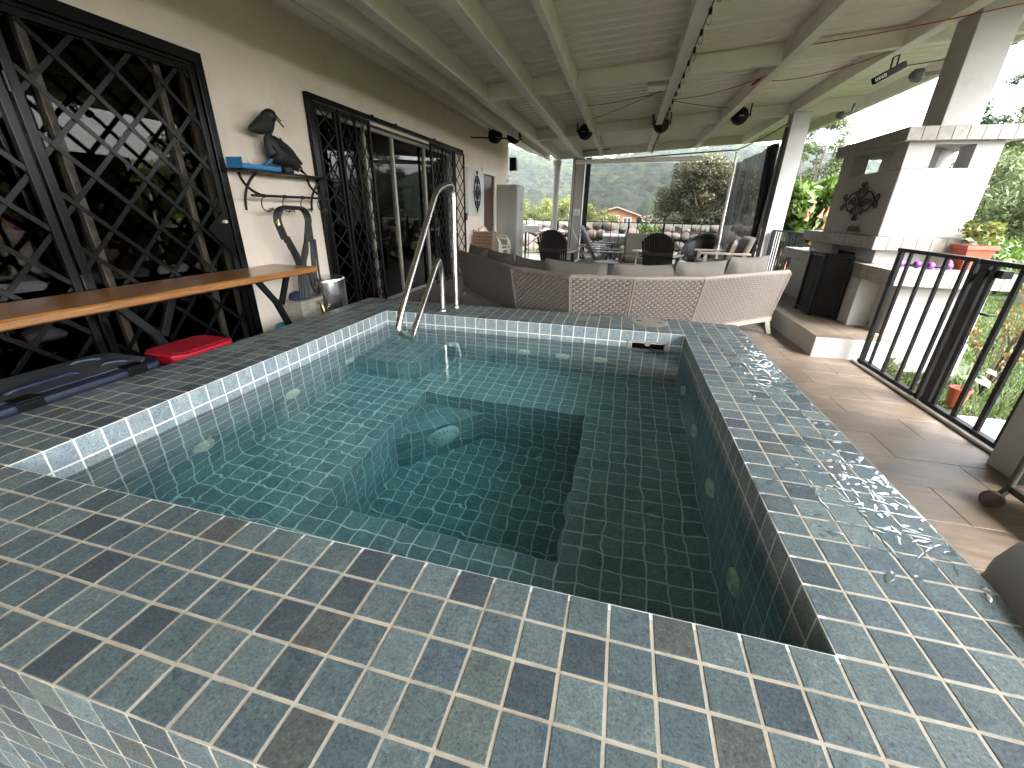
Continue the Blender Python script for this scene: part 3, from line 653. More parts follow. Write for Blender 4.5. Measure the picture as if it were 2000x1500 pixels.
# grass blades
def blades(n, fx, fy, h, name, mat):
    X = RNG.uniform(*fx, n); Y = RNG.uniform(*fy, n); ok = ~((X < 5.36) & (Y < 2.79)) & ~((X > 4.74) & (X < 5.95) & (Y > 4.08) & (Y < 7.2)); X, Y = X[ok], Y[ok]; n = len(X)
    Zg = -.56+.05*np.sin(X*.8+1)*np.sin(Y*.7); A = RNG.uniform(0, 2*pi, n); H = h*RNG.uniform(.5, 1.3, n); W = .004+RNG.random(n)*.004; B = RNG.uniform(.2, .9, n)*H; A2 = RNG.uniform(0, 2*pi, n)
    v = np.zeros((n, 5, 3)); ca, sa = np.cos(A)*W, np.sin(A)*W
    v[:, 0] = np.stack([X-ca, Y-sa, Zg-.01], 1); v[:, 1] = np.stack([X+ca, Y+sa, Zg-.01], 1)
    mxp = X+np.cos(A2)*B*.3; myp = Y+np.sin(A2)*B*.3; v[:, 2] = np.stack([mxp+ca*.8, myp+sa*.8, Zg+H*.6], 1); v[:, 3] = np.stack([mxp-ca*.8, myp-sa*.8, Zg+H*.6], 1)
    v[:, 4] = np.stack([X+np.cos(A2)*B, Y+np.sin(A2)*B, Zg+H], 1)
    me = bpy.data.meshes.new(name); me.vertices.add(n*5); me.vertices.foreach_set('co', v.reshape(-1))
    idx = np.arange(n)*5; q = np.stack([idx, idx+1, idx+2, idx+3], 1); t = np.stack([idx+3, idx+2, idx+4], 1)
    loops = np.concatenate([q, t], 1).reshape(-1); me.loops.add(n*7); me.loops.foreach_set('vertex_index', loops)
    me.polygons.add(n*2); st = np.empty((n, 2), int); st[:, 0] = np.arange(n)*7; st[:, 1] = st[:, 0]+4; me.polygons.foreach_set('loop_start', st.reshape(-1))
    me.update(calc_edges=True); a = me.attributes.new('tone', 'FLOAT', 'FACE'); a.data.foreach_set('value', np.repeat(RNG.random(n), 2).astype(np.float32)); me.materials.append(mat)
    o = link(bpy.data.objects.new(name, me)); o['kind'] = 'stuff'; return o
gb = blades(60000, (4.62, 9.5), (1.0, 9.5), .055, 'grass', GRASSM)
tag(gb, 'short green lawn grass beyond the black garden gate', 'grass')

# ================================================================== HOUSE
WX = -1.2
house = thing('house', 'beige plastered house wall with sliding doors along the left of the patio', 'house', (WX, 4, FZ))
mb = MB(); wx0 = WX-.16
def wallbox(y0, y1, z0, z1): mb.box(wx0, y0, z0, WX, y1, z1)
wallbox(-6, -.62, FZ-.3, 2.75); wallbox(-.62, 2.28, 1.90, 2.75); wallbox(-.62, 2.28, FZ-.3, -.30); wallbox(2.28, 3.62, FZ-.3, 2.75); wallbox(3.62, 7.42, 1.90, 2.75); wallbox(7.42, 9.25, FZ-.3, 2.75); wallbox(9.25, 10.32, 1.76, 2.75); wallbox(10.32, 11.6, FZ-.3, 2.75)
mb.box(-5.2, 11.44, FZ-.3, wx0, 11.6, 2.75)
obj('wall', mb, WALLP, house)
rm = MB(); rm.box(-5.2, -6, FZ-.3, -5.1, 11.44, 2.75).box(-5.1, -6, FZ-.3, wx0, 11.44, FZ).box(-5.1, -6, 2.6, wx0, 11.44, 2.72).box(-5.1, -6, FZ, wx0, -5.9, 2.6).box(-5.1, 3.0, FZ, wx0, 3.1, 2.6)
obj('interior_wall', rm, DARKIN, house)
# eave soffit: slopes down from the wall to the valley, boarded
mb = MB(); ev = []
so = Vector((1.0, 0, -.36)); 
for (a, b, dz) in ((.0, .20, .0), (.205, .62, -.012), (.625, 1.0, -.0)):
    p0 = Vector((WX, 0, 2.612))+so*a; p1 = Vector((WX, 0, 2.612))+so*b
    for (ya, yb) in ((-6, .9), (.905, 4.49), (4.495, 8.09), (8.095, 12.4)):
        m2 = MB(); m2.add([(p0.x, ya, p0.z+dz), (p1.x, ya, p1.z+dz), (p1.x, yb, p1.z+dz), (p0.x, yb, p0.z+dz), (p0.x, ya, p0.z+.03), (p1.x, ya, p1.z+.03), (p1.x, yb, p1.z+.03), (p0.x, yb, p0.z+.03)], [(0,3,2,1),(4,5,6,7),(0,1,5,4),(1,2,6,5),(2,3,7,6),(3,0,4,7)])
        obj('soffit_board', m2, BEAMW, house)
obj('fascia', MB().box(-.20, -6.8, 2.235, -.165, 12.4, 2.495), BEAMW, house); obj('valley_light_stop', MB().box(-.40, -6.9, 2.497, .12, 12.6, 2.515), BEAMW, house)  # valley piece is an unseen cover added to block a sliver of sky light
obj('cornice_strip', MB().box(WX+.002, -6, 2.57, WX+.035, 11.6, 2.607), BEAMW, house)
mb = MB(); mb.add([(WX-6, -6, 4.4), (-.2, -6, 2.42), (-.2, 12.6, 2.42), (WX-6, 12.6, 4.4)], [(0,1,2,3)]); obj('roof', mb, ROOFT, house)
# glazed sliding doors of the far opening
gx_ = WX-.07
def glazed(y0, y1, z0, z1, mull, nm='sliding_door', ALU=ALU):
    fr = MB(); w_ = .045
    o = obj(nm, MB().box(gx_-.03, y0, z1-w_, gx_+.03, y1, z1), ALU, house, bevel=.004); obj('sill_track', MB().box(gx_-.03, y0, z0, gx_+.03, y1, z0+w_), ALU, o, bevel=.004)
    es = [y0]+mull+[y1]
    for e in es: 
        m3 = MB().box(gx_-.026, e-w_/2, z0+w_, gx_+.034, e+w_/2, z1-w_); obj('stile', m3, ALU, o, bevel=.004)
    for a, b in zip(es[:-1], es[1:]): obj('pane', MB().box(gx_-.004, a+w_/2, z0+w_, gx_+.002, b-w_/2, z1-w_), GLASS, o)
    return o
glazed(3.64, 7.40, FZ, 1.88, [4.62, 5.33, 6.37])
glazed(-.60, 2.26, -.30, 1.88, [.40, 1.30, 2.04], ALU=pm('bronze_frame', (.07,.058,.042), .4, .4))
# far door and its frame
d = obj('door', MB().box(WX-.08, 9.33, FZ, WX-.03, 10.24, 1.68), DOORW, house, bevel=.004)
obj('knob', MB().lathe([(0, .05), (.025, .045), (.028, .03), (.012, .02), (.012, 0)], (WX-.03, 10.13, .55), 12, 'x'), BRASS, d, smooth=40)
fr = MB(); fr.box(WX-.02, 9.25, FZ, WX+.025, 9.33, 1.76).box(WX-.02, 10.24, FZ, WX+.025, 10.34, 1.76).box(WX-.02, 9.25, 1.68, WX+.028, 10.34, 1.80)
obj('door_frame', fr, ROOFW, d, bevel=.004)
# curtains & furniture seen dimly through the near glass
it = thing('dining_table', 'dark dining table standing indoors behind the near lattice gate', 'table', (-3.2, 1.0, FZ))
TBL = pm('indoor_wood', (.17,.08,.04), .4, coat=.3)
obj('table_top', MB().box(-3.9, .1, .32, -2.5, 1.9, .36), TBL, it)
for x, y in ((-3.8,.2),(-2.6,.2),(-3.8,1.8),(-2.6,1.8)): obj('leg', MB().box(x-.03, y-.03, FZ, x+.03, y+.03, .32), TBL, it)
it = thing('indoor_sofa', 'beige sofa glimpsed low down through the near lattice gate', 'sofa', (-2.2, .2, FZ))
ISO = pm('indoor_beige', (.30,.25,.19), .9)
obj('seat', MB().box(-2.6, -.6, FZ, -1.75, .85, 0.0), ISO, it, bevel=.05); obj('backrest', MB().box(-2.9, -.6, FZ, -2.6, .85, .35), ISO, it, bevel=.05)
obj('cushion', MB().ob((-1.95, .45, .05), (.05, 0, .15), (0, .22, 0), (.16, 0, -.05)), pm('pale_cushion', (.45,.40,.32), .9), it, bevel=.03)

# ================================================================== PATIO ROOF
roof = thing('patio_roof', 'white steel framed patio roof with corrugated sheets over tub and lounge', 'roof', (2.9, 5, FZ))
RZ = lambda x: 2.245+.069*x
BX = [.10, .70, 1.30, 2.52, 3.68, 4.81, 5.93]; BY = [-4.7, -1.3, 2.1, 5.5, 8.9, 12.3]; BH = .19  # rear bays lie unseen behind the camera, lengthened to cut light on the tub front
for i, x in enumerate(BX):
    w_ = (.11, .13, .055, .10, .10, .11, .06)[i]; z = RZ(x); mb = MB()
    y1 = 12.36
    mb.box(x-w_/2, -6.6, z, x+w_/2, y1, z+BH); mb.box(x-w_/2-.006, -6.6, z-.004, x+w_/2+.006, y1, z+.012)
    obj('beam', mb, BEAMW, roof)
for y in BY:
    for a, b in zip(range(len(BX)-1), range(1, len(BX))):
        wa = (.11, .13, .055, .10, .10, .11, .06); xa, xb = BX[a]+wa[a]/2+.001, BX[b]-wa[b]/2-.001
        mb = MB()
        for dz0, dz1, hw in ((.008, BH-.006, .04), (.004, .018, .052)):
            mb.add([(xa, y-hw, RZ(xa)+dz0), (xb, y-hw, RZ(xb)+dz0), (xb, y+hw, RZ(xb)+dz0), (xa, y+hw, RZ(xa)+dz0), (xa, y-hw, RZ(xa)+dz1), (xb, y-hw, RZ(xb)+dz1), (xb, y+hw, RZ(xb)+dz1), (xa, y+hw, RZ(xa)+dz1)], [(0,3,2,1),(4,5,6,7),(0,1,5,4),(1,2,6,5),(2,3,7,6),(3,0,4,7)])
        obj('cross_beam', mb, BEAMW, roof)
# corrugated sheets, ribs across the beams
def sheet(ya, yb):
    pit = .19; prof = []; y = ya
    while y < yb-1e-6:
        for f, dz in ((0, 0), (.40, 0), (.46, .03), (.64, .03), (.70, 0)): prof.append((y+f*pit, dz))
        y += pit
    prof.append((y, 0)); mb = MB(); xs_ = np.linspace(-.15, 6.02, 14)
    P = [[(float(x), yy, RZ(float(x))+BH+.004+dz+.002*sin(x*3+yy)) for x in xs_] for yy, dz in prof]
    return mb.grid(P)
ys = -6.8; k = 0
while ys < 12.3:
    obj('roof_sheet', sheet(ys, ys+.95), ROOFW, roof, smooth=25); ys += .95
# columns
COLN = lambda x0, y0, x1, y1, zt, zb=FZ: MB().box(x0, y0, zb, x1, y1, zt)
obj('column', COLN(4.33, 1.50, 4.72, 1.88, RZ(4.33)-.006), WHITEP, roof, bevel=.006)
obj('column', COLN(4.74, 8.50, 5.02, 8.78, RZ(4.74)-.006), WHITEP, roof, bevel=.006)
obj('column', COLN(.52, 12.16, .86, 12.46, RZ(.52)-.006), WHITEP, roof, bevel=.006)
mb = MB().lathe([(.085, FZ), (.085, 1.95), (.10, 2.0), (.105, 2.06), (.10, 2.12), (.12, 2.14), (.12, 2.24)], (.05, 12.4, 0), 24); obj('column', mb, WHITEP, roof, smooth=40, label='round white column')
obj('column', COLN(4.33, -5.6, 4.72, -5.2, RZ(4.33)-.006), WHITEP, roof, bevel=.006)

# ================================================================== SECURITY GATES
def seg_clip(p, d, y0, y1, z0, z1):
    """clip the line p+t*d to a rectangle"""
    t0, t1 = -99, 99
    for pc, dc, lo, hi in ((p[0], d[0], y0, y1), (p[1], d[1], z0, z1)):
        if abs(dc) < 1e-9:
            if pc < lo or pc > hi: return None
            continue
        a, b = (lo-pc)/dc, (hi-pc)/dc
        if a > b: a, b = b, a
        t0, t1 = max(t0, a), min(t1, b)
    return None if t1-t0 < .03 else ((p[0]+t0*d[0], p[1]+t0*d[1]), (p[0]+t1*d[0], p[1]+t1*d[1]))
def lattice(parent, y0, y1, z0, z1, py, pz, oy, oz, w_, x, mat=BLACKG):
    """crossing diagonal bars through nodes (oy+i*py, oz+j*pz), i+j even"""
    for s in (1, -1):
        for k in range(-80, 80):
            c = seg_clip((oy+2*k*py, oz), (py, s*pz), y0, y1, z0, z1)
            if c: a, b = c; obj('lattice_bar', MB().bar((x+(.0 if s > 0 else .0075), a[0], a[1]), (x+(.0 if s > 0 else .0075), b[0], b[1]), w_, .007, up=(1, 0, 0)), mat, parent)
gate = thing('security_gate', 'near black lattice security gate with two leaves over the glass doors', 'gate', (WX, .85, FZ))
mb = MB(); gx0, gx1 = WX+.001, WX+.06
mb.box(gx0, -.64, 1.89, gx1, 2.34, 1.965); mb.box(gx0, 2.275, -.36, gx1, 2.34, 1.89); mb.box(gx0, -.64, -.36, gx1, 2.275, -.30); mb.box(gx0, -.64, -.30, gx1, -.575, 1.89)
mb.box(gx0, -.575, 1.865, gx1-.02, 2.275, 1.89); obj('frame', mb, BLACKG, gate, bevel=.004)
for nm, (a, b) in (('leaf', (1.105, 2.262)), ('leaf', (-.56, 1.085))):
    mb = MB(); lx0, lx1 = WX+.012, WX+.05
    mb.box(lx0, a, -.29, lx1, a+.05, 1.86).box(lx0, b-.045, -.29, lx1, b, 1.86).box(lx0, a+.05, 1.82, lx1-.002, b-.045, 1.86).box(lx0, a+.05, -.29, lx1-.002, b-.045, -.25)
    lf = obj(nm, mb, BLACKG, gate, bevel=.003)
    lattice(lf, a+.05, b-.045, -.25, 1.82, .157, .1575, 1.37, 1.372, .027, WX+.030)
obj('lock_plate', MB().prism([(WX+.042, 2.22, .86), (WX+.042, 2.04, .73), (WX+.042, 2.22, .52)], (.012, 0, 0)), BLACKG, gate)
obj('lock_knob', MB().lathe([(0, .03), (.013, .028), (.013, 0)], (WX+.055, 2.20, .78), 14, 'x'), pm('cream_knob', (.6,.6,.4), .4), gate, smooth=40)
for z in (1.45, .4): obj('hinge', MB().lathe([(.010, 0), (.010, .09)], (WX+.056, 1.095, z), 10), BLACKG, gate, smooth=40)

gate2 = thing('folding_gate', 'black folding lattice gate pushed open to both sides of the sliding door', 'gate', (WX, 5.7, FZ))
tk = MB().box(WX+.001, 3.50, 1.93, WX+.055, 7.96, 1.985); obj('track', tk, BLACKG, gate2, bevel=.003)
for y in (4.7, 5.3, 6.6): obj('track_bolt', MB().box(WX+.0, y, 1.975, WX+.06, y+.03, 2.0), BLACKG, gate2)
def panel(a, b, z0, z1, px, bw, oy, x, n_upr):
    mb = MB(); mb.box(x, a, z0, x+.03, a+.035, z1).box(x, b-.035, z0, x+.03, b, z1).box(x, a+.035, z1-.035, x+.028, b-.035, z1).box(x, a+.035, z0, x+.028, b-.035, z0+.03)
    for k in range(1, n_upr): yy = a+(b-a)*k/n_upr; mb.box(x+.002, yy-.010, z0+.03, x+.026, yy+.010, z1-.035)
    p = obj('panel', mb, BLACKM, gate2, bevel=.002); lattice(p, a+.035, b-.035, z0+.03, z1-.035, px, .125, oy, .8, bw, x+.012, BLACKM); return p
panel(3.60, 3.95, FZ+.02, 1.92, .16, .016, 3.77, WX+.015, 1); panel(3.97, 4.62, FZ+.02, 1.92, .085, .014, 4.29, WX+.032, 2)
panel(6.42, 7.42, FZ+.02, 1.92, .085, .014, 6.9, WX+.032, 2); panel(7.44, 7.96, FZ+.02, 1.92, .16, .022, 7.70, WX+.045, 1)
mb = MB().box(WX+.001, 3.50, FZ, WX+.05, 3.58, 1.93); obj('jamb', mb, BLACKG, gate2, bevel=.003)
obj('lock_box', MB().box(WX+.05, 7.90, .70, WX+.10, 7.99, .84), BLACKM, gate2, bevel=.004)

# ================================================================== WALL BAR, BOXES, BIN
bar = thing('wall_bar_table', 'long varnished wooden plank table on black Y shaped metal legs against the wall', 'table', (-.93, 1.0, FZ))
mb = MB(); n = 40; P = []
def edge_x(y): return -.655+.006*sin(y*3.1)+.004*sin(y*7.7)
ptop, pbot = .392, .340
rt_, rb_ = [], []
ysq = [ -1.4+ (2.62+1.4)*i/n for i in range(n+1)]
V = []; 
for y in ysq: V += [(-1.13, y, ptop), (edge_x(y)-.012, y, ptop+.001*sin(y*5)), (edge_x(y), y, ptop-.012), (edge_x(y)+.002, y, pbot+.01), (edge_x(y)-.012, y, pbot), (-1.13, y, pbot)]
F = [(i*6+k, i*6+(k+1) % 6, (i+1)*6+(k+1) % 6, (i+1)*6+k) for i in range(n) for k in range(6)]+[tuple(range(6))[::-1], tuple(n*6+k for k in range(6))]
obj('plank', MB().add(V, F), PLANK, bar, smooth=35)
def yleg(y):
    mb = MB(); mb.bar((-1.13, y, .339), (-.93, y, .02), .05, .05, up=(0,1,0)); mb.bar((-.70, y, .339), (-.92, y, .03), .05, .05, up=(0,1,0)); mb.bar((-.925, y, .06), (-.80, y, FZ+.02), .052, .052, up=(0,1,0)); mb.box(-.92, y-.05, FZ, -.70, y+.05, FZ+.012); mb.box(-1.14, y-.03, .333, -.69, y+.03, .3398); return mb
def yl2(y):
    mb = MB(); mb.bar((-.95, y-.22, .339), (-.92, y-.03, .05), .05, .03, up=(1,0,0)); mb.bar((-.93, y+.16, .339), (-.92, y, .06), .05, .03, up=(1,0,0)); mb.bar((-.92, y-.06, .10), (-.90, y+.12, FZ+.01), .055, .034, up=(1,0,0)); mb.box(-1.10, y-.25, .333, -.72, y+.19, .3398); mb.box(-1.02, y+.05, FZ, -.80, y+.2, FZ+.012); return mb
for y in (2.40, 1.30, -.4): obj('leg', yl2(y), BLACKM, bar, bevel=.002)
# blue trunk
bx = thing('storage_trunk', 'dusty navy plastic storage trunk with black latches beside the tub', 'storage trunk', (-.83, .35, FZ))
def rbox(x0, y0, z0, x1, y1, z1, r): 
    return MB().prism([(x, y, z0) for x, y in [(x0+r, y0), (x1-r, y0), (x1, y0+r), (x1, y1-r), (x1-r, y1), (x0+r, y1), (x0, y1-r), (x0, y0+r)]], (0, 0, z1-z0))
obj('body', rbox(-.99, -.33, FZ, -.565, .99, -.17, .03), NAVY, bx, bevel=.006)
ldm = rbox(-1.02, -.36, -.08, -.535, 1.02, .03, .07); ld = obj('lid', ldm, NAVY, bx, bevel=.028)
obj('lid_panel', rbox(-.99, -.30, .028, -.60, .97, .036, .05), DUST, ld, bevel=.004)
mb = MB()
for y in (-.12, .14, .36, .60): mb.add(MB().tube([( -.83+.018*sin(t*.9), y+.1*t/6, -.068) for t in range(7)], .012, 8).v, []) if False else None
for (xa, ya, xb, yb) in ((-.88, .02, -.88, .38), (-.72, .36, -.72, .68), (-.92, .74, -.86, .88), (-.74, .78, -.68, .90)):
    obj('moulded_grip', MB().tube(fillet([(xa, ya, .025), (xa+.01, ya+.03, .044), (xb-.01, yb-.03, .044), (xb, yb, .025)], .03), .014, 8), NAVY, ld, smooth=50)
for y in (.36, .84):
    l_ = MB().box(-.61, y-.05, .030, -.525, y+.05, .043).box(-.538, y-.05, -.10, -.525, y+.05, .030); lo = obj('latch', l_, BLACKP, bx, bevel=.004)
    for k in range(4): obj('latch_rib', MB().box(-.526, y-.042, -.09+.026*k, -.521, y+.042, -.079+.026*k), BLACKP, lo)
rb = thing('red_lid_bin', 'low clear plastic bin with a bright red lid between trunk and tub corner', 'bin', (-.78, 1.33, FZ))
obj('body', rbox(-.86, 1.11, FZ, -.57, 1.50, -.07, .05), WHITEPL, rb, bevel=.01)
rl = obj('lid', rbox(-.885, 1.08, -.07, -.535, 1.53, .012, .06), RED, rb, bevel=.012); obj('lid_panel', rbox(-.85, 1.12, .010, -.575, 1.49, .016, .04), RED, rl, bevel=.004)
tb = thing('trash_bin', 'round stainless steel pedal bin with lid standing by the folding gate', 'trash bin', (-.93, 3.10, FZ))
obj('body', MB().lathe([(.175, FZ), (.178, FZ+.03), (.180, .17)], (-.93, 3.10, 0), 40), CHROME, tb, smooth=50)
obj('lid', MB().lathe([(.184, .165), (.186, .195), (.178, .212), (.13, .222), (.0, .226)], (-.93, 3.10, 0), 40), CHROME, tb, smooth=35)
obj('pedal', MB().box(-.97, 2.87, FZ, -.89, 2.93, FZ+.02), BLACKP, tb, bevel=.004)
st = thing('stone_plinth', 'rough grey stone block carrying the brass garden tap', 'stone block', (-1.0, 2.80, FZ))
obj('block', MB().box(-1.13, 2.64, FZ, -.90, 3.00, .035), STONEB, st, bevel=.02)
tp = thing('garden_tap', 'brass tap on the stone block with a hose looped from it', 'tap', (-.87, 2.84, -.06))
obj('spout', MB().tube(fillet([(-.90, 2.84, -.02), (-.84, 2.84, -.02), (-.82, 2.84, -.10)], .03), .013, 10), BRASS, tp, smooth=50); obj('handle', MB().box(-.875, 2.80, .0, -.850, 2.88, .012), BRASS, tp, bevel=.003)
obj('nozzle', MB().lathe([(.016, -.06), (.016, -.10), (.012, -.14)], (-.815, 2.90, 0), 12), BRASS, tp, smooth=40)
# ------------------------------------------------------------ wall shelf with hooks
sh = thing('wall_shelf', 'black iron wall shelf with curved brackets and a hook rail', 'shelf', (WX, 3.0, 1.19))
obj('board', MB().box(WX+.002, 2.36, 1.178, -.985, 3.56, 1.196), IRON, sh, bevel=.003)
for z in (0,): obj('edge_rail', MB().tube([(-.985, 2.36, 1.187), (-.985, 3.60, 1.187)], .008, 8), IRON, sh, smooth=50)
def bez(a, b, c, n=10): return [Vector(a)*(1-t)**2+Vector(b)*2*t*(1-t)+Vector(c)*t*t for t in [i/n for i in range(n+1)]]
for y in (2.50, 3.36):
    mb = MB()
    for pth in (bez((-1.0, y, 1.175), (-1.19, y, 1.06), (WX+.012, y, .87)), bez((WX+.012, y, 1.175), (-1.17, y, 1.05), (-1.0, y, .995))):
        for a, b in zip(pth[:-1], pth[1:]): mb.bar(a, b, .022, .008, up=(0, 1, 0))
    obj('bracket', mb, IRON, sh)
obj('rod', MB().tube([(-1.0, 2.40, .99), (-1.0, 3.42, .99)], .011, 10), IRON, sh, smooth=50)
for y in (2.53, 2.78, 3.02, 3.27):
    hk = [(-1.0, y, 1.003), (-1.005, y-.005, .985), (-1.01, y-.035, .94), (-1.01, y-.025, .885), (-1.0, y+.012, .858), (-.975, y+.035, .87), (-.965, y+.045, .895)]
    obj('hook', MB().tube(fillet(hk, .03, 4), .005, 6), IRON, sh, smooth=50)
    hk2 = [(-1.0, y+.012, .858), (-1.0, y+.05, .89), (-1.0, y+.085, .88), (-1.0, y+.10, .855)]
    obj('hook', MB().tube(fillet(hk2, .03, 4), .005, 6), IRON, sh, smooth=50)
    obj('collar', MB().tube([(-1.0, y-.012, .99), (-1.0, y+.012, .99)], .016, 10), IRON, sh)
tr = thing('blue_tray', 'bright blue plastic tray with a scraper on the left end of the shelf', 'tray', (-1.08, 2.55, 1.197))
mb = MB(); mb.box(-1.16, 2.38, 1.197, -1.0, 2.80, 1.203).box(-1.16, 2.38, 1.203, -1.152, 2.80, 1.235).box(-1.008, 2.38, 1.203, -1.0, 2.80, 1.235).box(-1.152, 2.792, 1.203, -1.008, 2.80, 1.25).box(-1.16, 2.372, 1.197, -1.0, 2.38, 1.28)
obj('tray', mb, BLUE, tr, bevel=.003); obj('scraper', MB().bar((-1.03, 2.60, 1.215), (-1.03, 2.74, 1.30), .03, .02), BLUE, tr, bevel=.005); obj('grip', MB().tube([(-1.03, 2.73, 1.295), (-1.03, 2.83, 1.36)], .016, 10), BLACKP, tr, smooth=50)
bt = obj('white_bottle', MB().lathe([(.018, 1.203), (.020, 1.21), (.020, 1.25), (.010, 1.265), (.009, 1.285), (0, 1.286)], (-1.09, 2.55, 0), 16), WHITEPL, smooth=40); tag(bt, 'tiny white bottle standing in the blue tray', 'bottle')
# ------------------------------------------------------------ pelican sculpture
pe = thing('pelican_sculpture', 'black iron pelican sculpture standing on the wall shelf', 'sculpture', (-1.07, 2.92, 1.197))
obj('base', MB().lathe([(.055, 1.197), (.06, 1.205), (.06, 1.245), (.05, 1.252), (0, 1.252)], (-1.07, 2.95, 0), 20), IRON, pe, smooth=40)
def skin_body(name, spine, mat, parent):
    """lofted rounded body: spine of (y, z, half width x, half height) rings"""
    mb = MB(); n = 18; k = len(spine)
    for i, (y, z, rx, rz, ax) in enumerate(spine):
        for j in range(n):
            t = 2*pi*j/n; u, v = rx*cos(t), rz*sin(t); mb.v.append((-1.07+u, y+v*ax[0], z+v*ax[1]))
    for i in range(k-1):
        for j in range(n): mb.f.append((i*n+j, i*n+(j+1) % n, (i+1)*n+(j+1) % n, (i+1)*n+j))
    mb.f += [tuple(range(n))[::-1], tuple((k-1)*n+j for j in range(n))]; return obj(name, mb, mat, parent, smooth=60)
def blob(name, outline, half, mat, parent):
    """rounded body: an outline in the y-z plane inflated about its middle"""
    cyy = sum(p[0] for p in outline)/len(outline); czz = sum(p[1] for p in outline)/len(outline); P = []
    m_ = len(outline); dense = []
    for i in range(m_):
        p0, p1, p2, p3 = [Vector((*outline[(i+k-1) % m_], 0)) for k in range(4)]
        for t in (0, .33, .66): dense.append(.5*((2*p1)+(p2-p0)*t+(2*p0-5*p1+4*p2-p3)*t*t+(3*p1-p0-3*p2+p3)*t**3))
    mb = MB(); rings = [(-1+2*k/10) for k in range(11)]
    for u in rings:
        f = max(.02, sqrt(max(0, 1-u*u)))**.8
        for p in dense: mb.v.append((-1.07+half*u, cyy+(p.x-cyy)*f, czz+(p.y-czz)*f))
    n = len(dense)
    for i in range(10):
        for j in range(n): mb.f.append((i*n+j, i*n+(j+1) % n, (i+1)*n+(j+1) % n, (i+1)*n+j))
    mb.f += [tuple(range(n))[::-1], tuple(10*n+j for j in range(n))]; return obj(name, mb, mat, parent, smooth=60)
bd = blob('body', [(2.753,1.491),(2.74,1.382),(2.75,1.323),(2.80,1.272),(2.889,1.255),(2.985,1.244),(3.084,1.229),(3.13,1.28),(3.083,1.385),(2.998,1.446),(2.911,1.478),(2.843,1.499)], .065, IRON, pe)
obj('leg', MB().tube([(-1.06, 2.79, 1.31), (-1.04, 2.68, 1.25), (-1.04, 2.66, 1.215)], .014, 8), IRON, pe, smooth=60)
for k in range(46):      # feather plates along the back and flank
    t = random.random(); s = random.uniform(-1, 1); y = 2.80+.28*t; z = 1.44-.165*t; sx = .062*cos(s*1.3)*(1-.25*t); hz = .09*sin(s*1.3)*(1-.35*t)
    c = Vector((-1.07+sx+.006, y+hz*.66+.01, z+hz*.75)); d_ = Vector((-.01, .075, -.062)).normalized(); u = Vector((random.uniform(-.2, .4), .5, .62)).normalized()
    obj('feather', MB().prism([c-d_*.03-u*.007, c+d_*.025-u*.010, c+d_*.045, c+d_*.025+u*.010, c-d_*.03+u*.007], (.004, 0, 0)), IRON, bd)
obj('neck', MB().tube([(-1.07, 2.80, 1.46), (-1.07, 2.81, 1.53)], .026, 12), IRON, pe, smooth=60)
hd = obj('head', MB().lathe([(0, -.058), (.03, -.05), (.052, -.02), (.056, .01), (.045, .04), (.02, .055), (0, .058)], (-1.07, 2.855, 1.65), 18), IRON, pe, smooth=60)
blob('bill', [(2.576,1.511),(2.634,1.488),(2.718,1.487),(2.773,1.50),(2.837,1.51),(2.885,1.58),(2.900,1.636),(2.885,1.685),(2.847,1.700),(2.79,1.683),(2.750,1.650),(2.665,1.588)], .038, MATS['wrought_iron'], pe)
for k, (dy, dz) in enumerate(((0, 0), (.012, -.045))): obj('crest', MB().bar((-1.05+k*.01, 2.87+dy, 1.69+dz), (-1.04+k*.01, 2.945+dy, 1.625+dz), .009, .009), IRON, pe)
for k in range(5): obj('tail_feather', MB().bar((-1.09+.01*k, 3.13, 1.245), (-1.09+.012*k, 3.20+.008*(k % 2), 1.215-.006*k), .008, .005), IRON, pe)
# ------------------------------------------------------------ hose hanging on the hooks
hz = thing('black_hose', 'black garden hose hung in loops from the shelf hooks down to the stone block', 'hose', (-1.0, 2.9, .9))
mb = MB()
for k in range(5):
    o_ = .012*(k-2); xx = -.985+.012*(k % 3)
    pth = fillet([(xx, 2.66+.01*k+o_, .62-.03*k), (xx, 2.60+o_, .80), (xx, 2.66+o_, .905-abs(o_)*.4), (xx, 2.98+o_, .895-abs(o_)*.3), (xx, 3.03+o_, .80), (xx, 2.94+o_*.5, .58)], .06, 6)
    mb.tube(pth, .0135, 8)
for k in range(4):
    o_ = .016*(k-1.5); xx = -.98+.014*(k % 2)
    mb.tube(fillet([(xx, 2.66+.01*k, .64), (xx, 2.74+o_, .50), (xx, 2.80+o_, .36), (xx+.01, 2.75+o_, .15), (xx+.03, 2.72+o_*2, .02-.03*k)], .08, 6), .0135, 8)
    mb.tube(fillet([(xx, 2.97-.012*k, .66), (xx, 2.90+o_, .50), (xx, 2.84+o_*.6, .40), (xx, 2.80+o_, .22), (xx+.02, 2.76+o_, .0)], .08, 6), .0135, 8)
for k in range(3): mb.tube(fillet([(-.97+.01*k, 3.03-.01*k, .80), (-.97, 3.02-.02*k, .5), (-.965, 2.98-.02*k, .22), (-.96, 2.95+.01*k, .06+.02*k), (-.955, 2.90, .10), (-.96, 2.92-.03*k, .30)], .07, 6), .012, 8)
mb.tube(fillet([(-.955, 3.04, .60), (-.94, 3.0, .25), (-.86, 2.93, .02), (-.82, 2.88, -.12), (-.80, 2.83, -.15), (-.81, 2.80, -.08), (-.85, 2.84, -.03)], .06, 6), .011, 8)
mb.tube([( -.96, 2.70+.045*cos(t*.7), -.02+.05*sin(t*.7)) for t in range(10)], .0135, 8)
obj('hose_loops', mb, RUBBER, hz, smooth=70)
